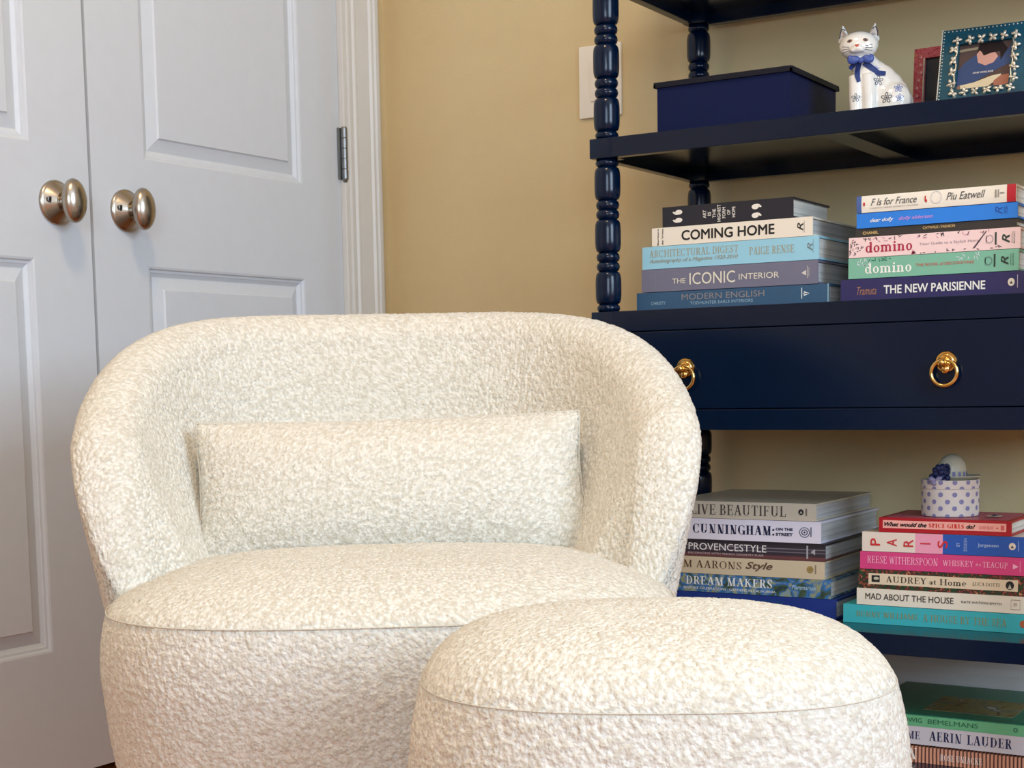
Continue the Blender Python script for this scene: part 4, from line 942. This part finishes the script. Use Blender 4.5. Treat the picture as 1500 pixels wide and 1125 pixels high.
def seam(parent, ux, uy, f, z, name='seam_piping', r=.0009):
    bm = bmesh.new(); pts = [(x*f, y*f, z) for x, y in zip(ux[::6], uy[::6])]
    tube(bm, pts+[pts[0]], r, 6); return from_bm(name, bm, m_bcl, parent, True)

CH_ROT = .625
chair = empty('armchair', (.708, -1.004, 0), 'cream boucle barrel swivel armchair with curved wraparound back before the doors', 'armchair', rotz=CH_ROT)
SA, SB, SY = .293, .238, -.035
SZ = .350
pf = [(0, .397), (.3, .396), (.55, .392), (.75, .383), (.88, .371), (.95, .361), (.985, SZ+.004), (.993, SZ), (1.0, SZ-.007), (1.015, SZ-.03), (1.02, SZ-.06), (.995, .22), (.955, .15), (.92, .08), (.94, .055), (.90, .05)]
V, F, (ux, uy) = drum(SA, SB, 3.0, pf, .0019); V[:, 1] += SY; V[:, 0] += .004
put('seat', V, F, chair, seed=1)
bm = bmesh.new(); lathe(bm, [(0, 0), (.20, 0), (.20, .02), (.06, .03), (.06, .055), (0, .055)], 40, org=(0, 0, 0)); from_bm('swivel_base', bm, m_black, chair, True, 40)
# wraparound back
def shell():
    PHI = math.radians(113); A0, B0, n = .339, .370, 2.35; t0 = .062
    nu = 720; nv = 430
    ph = np.linspace(-PHI, PHI, nu); ph = PHI*np.sign(ph)*(1-(1-np.abs(ph/PHI))**1.25)
    sx = np.sign(np.sin(ph))*np.abs(np.sin(ph))**(2/n); cy_ = np.sign(np.cos(ph))*np.abs(np.cos(ph))**(2/n)
    X = A0*sx; Y = B0*cy_; Y = np.where(Y < 0, Y*.62, Y)
    tx, ty = np.gradient(X), np.gradient(Y); L = np.hypot(tx, ty); nx, ny = -ty/L, tx/L       # inward or outward
    flip = np.sign(nx*X+ny*Y); nx, ny = nx*flip, ny*flip
    k = 15; ker = np.ones(2*k+1)/(2*k+1)
    nx = np.convolve(np.pad(nx, k, 'edge'), ker, 'valid'); ny = np.convolve(np.pad(ny, k, 'edge'), ker, 'valid'); L = np.hypot(nx, ny); nx /= L; ny /= L
    r = np.abs(ph)/PHI
    top = .330+.332*(1-r**3.55)**(1/1.3)
    t = t0*(1-r**14)**.5+.004; X = X+np.where(X > 0, .010*np.abs(sx)**2, 0)
    zb = np.where(np.abs(ph) > 0, .10, .10)
    V = np.zeros((nu, nv, 3))
    for i in range(nu):
        rr = t[i]/2; h1 = max(top[i]-rr, .30)
        # section: outer wall up, over the top, inner wall down
        segs = [(rr, .10), (rr, h1)]
        lo = h1-.10; la = PI*rr; li = h1-.26; tot = lo+la+li
        s = np.linspace(0, tot, nv)
        o = np.where(s < lo, rr, np.where(s < lo+la, rr*np.cos((s-lo)/max(rr, 1e-4)), -rr))
        z = np.where(s < lo, .10+s, np.where(s < lo+la, h1+rr*np.sin((s-lo)/max(rr, 1e-4)), h1-(s-lo-la)))
        fl = np.interp(z, [.10, .30, .38, .46, .54, .62, .70], [-.062, -.046, -.030, -.014, -.003, .0, .0])
        u_ = np.clip((s-lo)/la, 0, 1); thick = np.where(s > lo, .24*np.maximum(h1+rr-z, 0)*np.clip(u_*1.6-.3, 0, 1), 0)*min(1, t[i]/t0*1.0)*min(1, (PHI-abs(ph[i]))/.35)
        off = o-t0/2+fl-thick
        V[i, :, 0] = X[i]+nx[i]*off; V[i, :, 1] = Y[i]+ny[i]*off; V[i, :, 2] = z
    F = grid_faces(nu, nv, False)
    # close the two front ends
    n0 = nu*nv; W = V.reshape(-1, 3)
    for i in (0, nu-1):
        half = nv//2
        for j in range(half-1):
            a, b_, c, d = i*nv+j, i*nv+j+1, i*nv+nv-2-j, i*nv+nv-1-j
            F.append((a, b_, c, d) if i else (d, c, b_, a))
    return W, F, V, (nx, ny)
W, F, VS, NS = shell()
me_b = put('backrest', W, F, chair, seed=5)
# raised seam on the inside right of the back and on the outside
def shell_seam(frac, j0, j1):
    i = int(len(VS)*frac); bm = bmesh.new(); pts = [Vector(VS[i, j]) for j in range(int(VS.shape[1]*j0), int(VS.shape[1]*j1), 3)]
    tube(bm, pts, .0010, 6); return from_bm('back_seam', bm, m_bcl, chair, True)
shell_seam(.635, .47, .99)
seam(chair, ux, uy+0, .996, SZ+.0006, r=.0008).location = (.004, SY, 0)
for v in []: pass

# lumbar cushion
cu = empty('cushion', (0, 0, 0), 'rectangular cream boucle lumbar cushion leaning on the armchair back', 'cushion')
def pillow(w_, h_, t_, res):
    nu, nv = int(w_/res), int(h_/res); u = np.linspace(-1, 1, nu); v = np.linspace(-1, 1, nv); U, V_2 = np.meshgrid(u, v, indexing='ij')
    X = U*w_/2*(1-.03*(1-V_2**2)-.012*np.abs(V_2)**8); Z = V_2*h_/2*(1-.05*(1-U**2)**1.0)
    T = t_/2*((1-np.abs(U)**3.2)**.55)*((1-np.abs(V_2)**2.4)**.6)
    X = X+np.clip(-V_2, -.4, 1)*.006*(U > 0)*np.abs(U)
    A = np.stack([X, -T, Z], -1).reshape(-1, 3); B = np.stack([X, T, Z], -1).reshape(-1, 3)
    F = [(i*nv+j, (i+1)*nv+j, (i+1)*nv+j+1, i*nv+j+1) for i in range(nu-1) for j in range(nv-1)]
    n = len(A); F2 = [(d+n, c+n, b_+n, a+n) for a, b_, c, d in F]
    per = [i*nv for i in range(nu)]+[(nu-1)*nv+j for j in range(1, nv)]+[i*nv+nv-1 for i in range(nu-2, -1, -1)]+[j for j in range(nv-2, 0, -1)]
    return np.concatenate([A, B]), F, F2, per
A_v, F1, F2, per = pillow(.446, .176, .112, .0020)
n_ = len(A_v)//2; remap = np.arange(len(A_v))
for p in per: remap[n_+p] = p
keep = np.ones(len(A_v), bool); keep[[n_+p for p in per]] = False; newi = np.cumsum(keep)-1
FF = [tuple(int(newi[remap[i]]) for i in f) for f in F1+F2]
put('cushion_cover', A_v[keep], FF, cu, seed=12)
PT = [Vector(A_v[p]) for p in per]
bm = bmesh.new(); tube(bm, PT[::3]+[PT[0]], .0014, 6); from_bm('edge_seam', bm, m_bcl, cu, True)
cu.location = (.708, -1.004, .4500); lx, ly = .007, .085
cu.location.x += lx*math.cos(CH_ROT)-ly*math.sin(CH_ROT); cu.location.y += lx*math.sin(CH_ROT)+ly*math.cos(CH_ROT)
cu.rotation_euler = (Matrix.Rotation(CH_ROT, 3, 'Z') @ Matrix.Rotation(-.28, 3, 'X') @ Matrix.Rotation(-.014, 3, 'Y')).to_euler()

# ottoman
ott = empty('ottoman', (1.157, -1.272, 0), 'round-cornered cream boucle ottoman footstool in front of the armchair', 'ottoman', rotz=.50)
OZ = .344
po = [(0, .392), (.3, .391), (.55, .387), (.72, .380), (.84, .370), (.91, .359), (.944, OZ+.004), (.955, OZ), (.966, OZ-.009), (.995, OZ-.035), (1.012, OZ-.07), (1.02, .22), (1.018, .16), (1.0, .10), (.96, .06), (.93, .05)]
V, F, (ux, uy) = drum(.190, .176, 2.7, po, .0017)
put('ottoman_body', V, F, ott, seed=21)
seam(ott, ux, uy, .956, OZ+.0008, r=.0006)
bm = bmesh.new(); lathe(bm, [(0, 0), (.13, 0), (.135, .045), (.13, .052), (0, .052)], 40); from_bm('plinth', bm, m_black, ott, True, 40)
